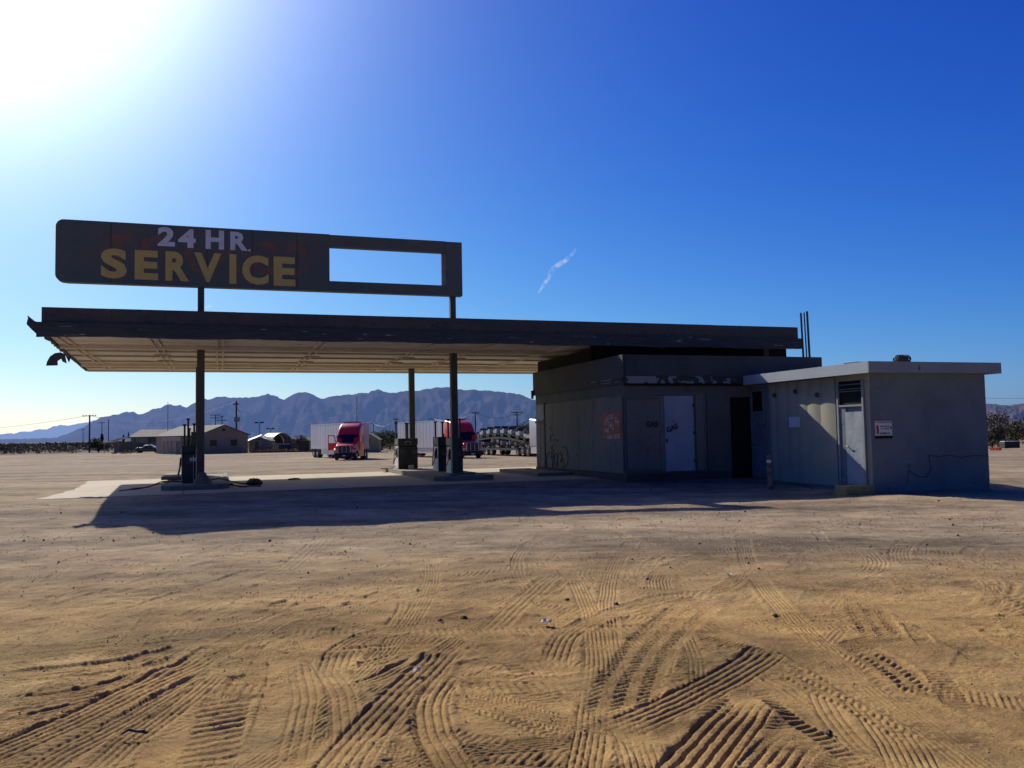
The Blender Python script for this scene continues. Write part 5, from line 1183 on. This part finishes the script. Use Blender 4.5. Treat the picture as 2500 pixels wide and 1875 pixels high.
tree('pointed_tree', 'narrow dark tree at the left end of the long roof', 'tree', 301, 196, 4.0, .8, 'darkgreen', 500, .2, blobs=[(0,0,2.4,.28,.28,.8),(0,0,3.3,.18,.18,.7)], seed=6)
tree('bare_tree', 'bare dark branching tree left of the white trailer', 'tree', 728, 160, 3.8, 3.2, 'dry', 240, .12, seed=8)
r = bpy.data.objects['bare_tree']
mb = MB(); R = random.Random(5)
def branch(p, d_, l, rad, lev):
    q_ = p+d_*l; mb.tube([p, (p+q_)/2+Vector((R.uniform(-.05,.05),0,0)), q_], [rad, rad*.8, rad*.6], 5)
    if lev == 0: return
    for _ in range(3): branch(q_, (d_+Vector((R.uniform(-.9,.9), R.uniform(-.9,.9), R.uniform(-.1,.5)))).normalized(), l*.72, rad*.6, lev-1)
for k in range(4): branch(Vector((0,0,.2)), Vector((R.uniform(-.8,.8), R.uniform(-.6,.6), 1)).normalized(), 1.2, .09, 3)
mb.build('limbs', mt['bark'], r)
tree('thicket_tree', 'dark leafy tree right of the arched hut', 'tree', 733, 162, 2.8, 1.8, 'darkgreen', 600, .22, seed=9)
for i, (px, d, h, w, m_, lab) in enumerate(((930,150,3.6,4.0,'green','olive bush close right of the cream hut'),(950,160,4.1,5.0,'green','tall olive bush between cream hut and rear pump'),(975,158,3.2,4.0,'darkgreen','dark bush behind the rear pump'),(1180,150,2.6,3.6,'green','olive bush right of the second red truck'),(1205,160,2.4,4,'scrub','brownish bush behind the transporter tail'),(1290,140,5.4,5.0,'green','tall green tree behind the transporter cab'),(1272,150,3.6,4.0,'darkgreen','dark tree left of the tall one behind the transporter'),(12,200,2.5,5.5,'scrub','big dark bush at the far left edge'),(1240,155,2.5,4,'scrub','brown bush under the transporter deck'))):
    tree('leafy_bush', lab, 'bush', px, d, h, w, m_, 1700 if w > 4.5 else 1100, .24, group='bushes and trees round the truck park', seed=20+i)
pm = thing('palm_tree', 'palm tree with shaggy fronds behind the right front column', 'palm', (*[(1121-1250)/F*170, 170], gz((1121-1250)/F*170, 170)))
MB().tube([(0,0,-.2),(.1,0,3),(0,0,4.6)], [.22,.17,.15], 8).build('trunk', mt['bark'], pm)
mb = MB(); R = random.Random(3)
for k in range(34):
    t = R.random()*2*PI; e = R.uniform(-.5, 1.3); l = R.uniform(1.2, 1.9); pts = []
    for j in range(6):
        s = j/5; rr_ = l*s*math.cos(e*(1-s*.2)); zz = 4.6+l*s*math.sin(e)-.55*s*s; pts.append(Vector((rr_*math.cos(t), rr_*math.sin(t), zz)))
    sd = Vector((-math.sin(t), math.cos(t), 0))
    for j in range(5):
        w0, w1 = .30*math.sin(PI*(j+.3)/5.6), .30*math.sin(PI*(j+1.3)/5.6)
        mb.add([pts[j]-sd*w0, pts[j]+sd*w0, pts[j+1]+sd*w1, pts[j+1]-sd*w1], [(0,1,2,3)])
mb.build('crown', mt['green'], pm)
# right edge trees, beyond the restroom block
for i, (px, d, h, w, m_, lab) in enumerate(((2432,70,3.2,3.2,'dry','tall brown leafless tree just right of the restroom block'),(2475,74,2.6,3.4,'darkgreen','dark bush at the right edge of the lot'),(2415,66,2.0,2.0,'dry','small dry bush against the right end of the building'),(2520,72,3.0,4,'darkgreen','dark tree cut off by the right edge'),(2450,80,2.6,4,'scrub','brown scrub behind the tall leafless tree'))):
    tree('roadside_tree', lab, 'tree', px, d, h, w, m_, 1500, .15, group='trees beyond the right end', seed=50+i)
for px, w_ in ((2560, 'first'), (2620, 'second'), (2700, 'third'), (2790, 'last')): tree('roadside_tree', 'dark bush outside the right edge, %s of four going right' % w_, 'tree', px, 76, 2.4, 3.6, 'darkgreen', 700, .18, group='trees beyond the right end', seed=px)
x_, y_ = (2461-1250)/F*62, 62.0
tag(MB().box(-.55, .55, -.2, .5, 0, .46).build('dark_crate', mt['chassis'], None, bevel=.03), 'dark box with pale lid under the right hand trees', 'box').location = (x_, y_, gz(x_, y_))
MB().box(-.50, .50, -.15, .45, .465, .50).build('lid', mt['trailrail'], bpy.data.objects['dark_crate'])
x_, y_ = (2422-1250)/F*52, 52.0
mb = MB()
for k in range(8): mb.box(-.3+k*.09, -.3+k*.09+.05, -.02, .02+.01*k, 0, .20-.02*(k % 3))
mb.box(-.3, .42, -.03, .03, .08, .11)
tag(mb.build('orange_netting', mt['orange'], None), 'scrap of orange safety netting right of the restroom block', 'netting').location = (x_, y_, gz(x_, y_))
# scrub belt (nobody could count it)
VV = []; TT = []; off = 0; R = np.random.RandomState(77)
def addveg(x, y, h, w, n, leaf, seed):
    global off
    blobs = [(x+R.uniform(-.25, .25)*w, y+R.uniform(-.25, .25)*w, gz(x, y)+h*R.uniform(.35, .6), w*.38, w*.38, h*.45) for _ in range(3)]
    V, T = leaves(blobs, n, leaf, seed); V[:, 2] += 0
    # leaves() clamps to 0: rebuild heights around local ground
    VV.append(V); TT.append(T+off); off += len(V)
_cl = np.maximum
def leaves(blobs, n, size, seed, **k):
    R_ = np.random.RandomState(seed); kk = R_.randint(0, len(blobs), n); B_ = np.array(blobs, float)[kk]
    d = R_.normal(size=(n, 3)); d /= np.linalg.norm(d, axis=1)[:, None]; rr_ = R_.rand(n, 1)**.45
    c = B_[:, :3]+d*rr_*B_[:, 3:]
    u = R_.normal(size=(n, 3)); u /= np.linalg.norm(u, axis=1)[:, None]; v = R_.normal(size=(n, 3)); v /= np.linalg.norm(v, axis=1)[:, None]
    s = size*(.5+R_.rand(n, 1))
    return np.stack([c-u*s*.5, c+u*s*.5, c+v*s*.8], 1).reshape(-1, 3), np.arange(3*n).reshape(-1, 3)
for i in range(1250):
    d = (186 if i % 2 else 205)+R.rand()**1.6*420; px = R.uniform(-500, 640) if i % 2 else R.uniform(-500, 3000)
    if px > 180 and d < 215: d += 25
    x = (px-1250)/F*d; addveg(x, d, R.uniform(1.2, 2.3), R.uniform(2.0, 4.0)*(1+d/600), 70, .42*(d/250), i)
for i in range(150):
    d = 150+R.rand()*60; px = R.uniform(905, 1300); x = (px-1250)/F*d; addveg(x, d, R.uniform(1.4, 2.6), R.uniform(2, 3.6), 110, .3, 1000+i)
for i in range(120):
    d = 80+R.rand()*120; px = R.uniform(2380, 3100); x = (px-1250)/F*d; addveg(x, d, R.uniform(.8, 1.7), R.uniform(1.5, 3), 120, .22, 2000+i)
o = npmesh('scrub', np.concatenate(VV), np.concatenate(TT), mt['scrub']); tag(o, 'belt of dark desert scrub between the lot and the mountains', 'scrub', None, 'stuff')
VV = []; TT = []; off = 0
for i in range(36):
    d = R.uniform(150, 156); px = R.uniform(625, 740); x = (px-1250)/F*d; addveg(x, d, R.uniform(.25, .7), R.uniform(.8, 1.6), 60, .18, 3000+i)
for i in range(14):
    d = R.uniform(165, 180); px = R.uniform(275, 330); x = (px-1250)/F*d; addveg(x, d, R.uniform(.3, .8), R.uniform(.8, 1.4), 60, .18, 3100+i)
o = npmesh('dry_weeds', np.concatenate(VV), np.concatenate(TT), mt['drygrass']); tag(o, 'dry orange weeds at the edge of the truck park', 'weeds', None, 'stuff')

# ------------------------------------------------------------------ gravel, litter
VV = []; TT = []; off = 0; R = np.random.RandomState(5)
ico = np.array([(0,0,1),(.9,0,.3),(-.3,.85,.3),(-.75,-.5,.3),(.2,-.9,.2),(0,0,-.5)]); icf = np.array([(0,1,2),(0,2,3),(0,3,4),(0,4,1),(5,2,1),(5,3,2),(5,4,3),(5,1,4)])
def zfine(x, y): return gz(x, y)
for i in range(9000):
    y = 3.5+R.rand()**1.0*24 if i % 3 else 9+R.rand()*9; x = R.uniform(-.78, .78)*(y+1)
    a = x*CT+y*ST; b = -x*ST+y*CT
    if b > 24.8 or vnoise(np.float64(x*.9), np.float64(y*.9), 3)+.5*vnoise(np.float64(x*3), np.float64(y*3), 8) < R.rand()*1.5: continue
    s = R.uniform(.002, .0072)*(1+y*.08)*(2.2 if R.rand() > .97 else 1)
    V = ico*s*(.7+.6*R.rand(6, 1)); t = R.rand()*2*PI; c_, s_ = math.cos(t), math.sin(t)
    V = V@np.array([[c_, s_, 0], [-s_, c_, 0], [0, 0, 1]]); VV.append(V+[x, y, gz(x, y)+.006]); TT.append(icf+off); off += 6
o = npmesh('gravel', np.concatenate(VV), np.concatenate(TT), mt['stone']); tag(o, 'small dark stones and clods strewn over the dirt', 'gravel', None, 'stuff')
def at(px, py): x, y = gpt(px, py); return x, y, gz(x, y)
def crumple(s, seed, sz=.6):
    R_ = random.Random(seed); mb = MB(); vs = []
    for i in range(5):
        for j in range(4): vs.append(((i/4-.5)*s+R_.uniform(-.1,.1)*s, (j/3-.5)*s*.7+R_.uniform(-.1,.1)*s, R_.uniform(.05, sz)*s))
    mb.add(vs, [(i*4+j, (i+1)*4+j, (i+1)*4+j+1, i*4+j+1) for i in range(4) for j in range(3)]); return mb
for i, (px, py, s, lab) in enumerate(((1334,1529,.09,'crumpled white scrap lying in the middle of the tracks'),(1017,1647,.07,'torn pale cup scrap on the left ribbed track'),(1780,1410,.06,'tiny white scrap far right in the dirt'),(112,1238,.10,'flat white scrap left of the slab'),(2320,1190,.06,'white scrap at the right of the shadow'))):
    o = crumple(s, i).build('litter', mt['trashw'], None); x, y, z = at(px, py); o.location = (x, y, z+.015); o.rotation_euler = (0, 0, i*1.3); tag(o, lab, 'litter', 'pale litter on the ground')
x, y, z = at(330, 1804)
mb = MB().tube([(-.10,-.01,.02),(-.05,.01,.045),(.0,.015,.03),(.06,.0,.035),(.09,-.01,.02)], [.006,.012,.010,.015,.006], 6).tube([(.0,.01,.03),(.05,.025,.03),(.09,.01,.02)], .008, 5)
o = mb.build('rubber_strip', mt['rubber'], None); o.scale = (.75, .75, .75); o.location = (x, y, z+.015); tag(o, 'curled black rubber strip in the lower left sand', 'debris')
for i, (px, py, s, lab) in enumerate(((1132,1511,.035,'black clod left of the upper diagonal track, right one'),(1075,1517,.028,'black clod left of the upper diagonal track, left one'),(1504,1477,.032,'small black stone by the curving track'),(1385,1467,.03,'small dark stone in the upper middle dirt'),(1892,1505,.03,'dark stone right of the wide lug track'),(2023,1793,.03,'dark stone in the lower right tracks'))):
    R_ = random.Random(i); mb = MB(); mb.lathe([(.2*s,0),(s,.25*s),(1.1*s,.6*s),(.6*s,1.1*s),(.1*s,1.2*s)], (0,0,0), 'z', 7); mb.v = [(v[0]*R_.uniform(.8,1.2), v[1]*R_.uniform(.8,1.2), v[2]) for v in mb.v]
    o = mb.build('stone', mt['debris'], None); x, y, z = at(px, py); o.scale = (.75,)*3; o.location = (x, y, z); tag(o, lab, 'stone', 'loose dark stones on the dirt')
sroot(crumple(.16, 9).add([(0,0,0)], []), 'litter', 'trashw', 'white scrap beside the yellow step', 'litter', 0, 0, 0, group='pale litter on the ground').location = (*onz(2040, 1203, -.3), -.27)

# ------------------------------------------------------------------ contrails: thin ice cloud high up, its sunlit white painted as emission
def contrail(name, label, pts, d, w, strength):
    m, nt, b = newmat(name+'_ice'); out = nt.nodes['Material Output']; nt.nodes.remove(b)
    tc = N(nt, 'ShaderNodeTexCoord'); em = N(nt, 'ShaderNodeEmission'); em.inputs[0].default_value = (.80,.88,1,1); em.inputs[1].default_value = .85
    tr_ = N(nt, 'ShaderNodeBsdfTransparent'); mx = N(nt, 'ShaderNodeMixShader')
    n1 = N(nt, 'ShaderNodeTexNoise', Scale=.022, Detail=6.0, Roughness=.6); nt.links.new(tc.outputs['Object'], n1.inputs['Vector'])
    at_ = N(nt, 'ShaderNodeAttribute'); at_.attribute_name = 'dens'
    rr_ = ramp(nt, [(.38, (0,0,0)), (.62, (1,1,1))], n1.outputs['Fac']); mu = N(nt, 'ShaderNodeMath', operation='MULTIPLY'); nt.links.new(rr_.outputs[0], mu.inputs[0]); nt.links.new(at_.outputs['Fac'], mu.inputs[1])
    mu2 = N(nt, 'ShaderNodeMath', operation='MULTIPLY'); nt.links.new(mu.outputs[0], mu2.inputs[0]); mu2.inputs[1].default_value = strength
    nt.links.new(mu2.outputs[0], mx.inputs[0]); nt.links.new(tr_.outputs[0], mx.inputs[1]); nt.links.new(em.outputs[0], mx.inputs[2]); nt.links.new(mx.outputs[0], out.inputs[0])
    P = [Vector(atd(x_, y_, d)) for x_, y_ in pts]; C = catmull([np.array(p) for p in P], 8); V = []; D = []
    for i, p in enumerate(C):
        p = Vector(p); t = Vector(C[min(i+1, len(C)-1)])-Vector(C[max(i-1, 0)]); sd = t.cross(Vector((0, 1, .3))).normalized(); ww = w*(.6+.8*math.sin(PI*i/(len(C)-1)))
        for k in range(7): V.append(p+sd*ww*(k/6-.5)+Vector((0, ww*.25*math.cos(PI*(k/6-.5)), 0))); D.append(math.sin(PI*k/6)**1.2*math.sin(PI*(i+.3)/(len(C)-.4))**.6)
    Fq = [(i*7+k, (i+1)*7+k, (i+1)*7+k+1, i*7+k+1) for i in range(len(C)-1) for k in range(6)]
    o = npmesh(name, np.array(V), np.array(Fq), m, smooth=True); a_ = o.data.attributes.new('dens', 'FLOAT', 'POINT'); a_.data.foreach_set('value', np.array(D, dtype=np.float32)); tag(o, label, 'contrail')
    o.visible_shadow = True
contrail('contrail', 'broken white contrail in the blue sky right of the sign', [(1312,718),(1325,700),(1338,678),(1352,655),(1380,636),(1396,620),(1406,606)], 6000, 32, .62)
contrail('contrail', 'tiny white contrail under the left part of the sign', [(500,752),(508,749),(517,746)], 6000, 22, .8)

# ------------------------------------------------------------------ light, sky, camera
SUN = Vector((-.305*CT-1.0*ST, -.305*ST+1.0*CT, .69)).normalized()
az = math.atan2(SUN.x, SUN.y); el = math.asin(SUN.z)
ld = bpy.data.lights.new('sun', 'SUN'); ld.energy = 4.7; ld.angle = math.radians(.53); ld.color = (1, .93, .79)
lo = bpy.data.objects.new('sun', ld); col.objects.link(lo); lo.rotation_euler = SUN.to_track_quat('Z', 'Y').to_euler(); lo.location = (-30, 40, 40)
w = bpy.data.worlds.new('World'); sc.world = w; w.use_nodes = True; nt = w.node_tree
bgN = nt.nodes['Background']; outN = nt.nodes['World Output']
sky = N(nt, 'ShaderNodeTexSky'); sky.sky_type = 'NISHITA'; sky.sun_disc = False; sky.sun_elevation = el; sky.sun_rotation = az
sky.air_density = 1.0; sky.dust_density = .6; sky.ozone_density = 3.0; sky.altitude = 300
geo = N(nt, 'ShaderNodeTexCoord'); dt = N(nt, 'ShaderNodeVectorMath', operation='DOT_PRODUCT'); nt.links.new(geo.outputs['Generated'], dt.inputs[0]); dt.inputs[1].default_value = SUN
def mth(op, a, b=None, clamp=False):
    n = N(nt, 'ShaderNodeMath', operation=op); n.use_clamp = clamp
    for i, v in enumerate((a, b)):
        if v is None: continue
        if isinstance(v, (int, float)): n.inputs[i].default_value = v
        else: nt.links.new(v, n.inputs[i])
    return n.outputs[0]
dpos = mth('MAXIMUM', dt.outputs['Value'], 0.0)
glow = mth('ADD', mth('MULTIPLY', mth('POWER', dpos, 11.0), .24), mth('MULTIPLY', mth('POWER', dpos, 38.0), 2.2))
# deep, dry desert blue: per-channel contrast of the physical sky, darker on the side away from the sun
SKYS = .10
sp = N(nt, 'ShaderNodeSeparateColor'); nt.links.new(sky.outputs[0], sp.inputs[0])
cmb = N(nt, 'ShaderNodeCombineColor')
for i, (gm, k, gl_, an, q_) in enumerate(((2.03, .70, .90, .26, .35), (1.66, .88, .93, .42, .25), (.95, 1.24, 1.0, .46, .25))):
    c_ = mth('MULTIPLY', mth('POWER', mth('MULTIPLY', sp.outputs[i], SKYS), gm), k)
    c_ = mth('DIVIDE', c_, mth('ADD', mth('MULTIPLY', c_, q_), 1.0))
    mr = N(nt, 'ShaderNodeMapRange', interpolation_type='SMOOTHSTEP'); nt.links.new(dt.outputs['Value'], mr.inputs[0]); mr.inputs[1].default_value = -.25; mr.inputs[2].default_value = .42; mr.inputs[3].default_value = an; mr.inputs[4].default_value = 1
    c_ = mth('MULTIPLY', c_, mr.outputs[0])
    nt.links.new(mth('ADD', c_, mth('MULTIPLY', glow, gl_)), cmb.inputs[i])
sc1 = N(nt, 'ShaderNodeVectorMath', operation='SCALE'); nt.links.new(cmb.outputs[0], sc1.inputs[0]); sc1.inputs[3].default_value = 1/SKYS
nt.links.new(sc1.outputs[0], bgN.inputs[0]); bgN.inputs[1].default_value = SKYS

cd = bpy.data.cameras.new('camera'); co = bpy.data.objects.new('camera', cd); col.objects.link(co); sc.camera = co
cd.sensor_fit = 'HORIZONTAL'; cd.sensor_width = 36; cd.lens = F/2500*36; cd.clip_start = .05; cd.clip_end = 90000
Rm = Matrix.Rotation(PI/2+PITCH, 4, 'X')@Matrix.Rotation(-ROLL, 4, 'Z')
co.matrix_world = Matrix.Translation((0, 0, HC))@Rm
sc.view_settings.view_transform = 'Standard'; sc.view_settings.look = 'None'; sc.view_settings.exposure = 0; sc.view_settings.gamma = 1
sc.render.engine = 'CYCLES'; sc.cycles.use_denoising = True; sc.cycles.max_bounces = 8; sc.cycles.transparent_max_bounces = 16
sc.render.film_transparent = False
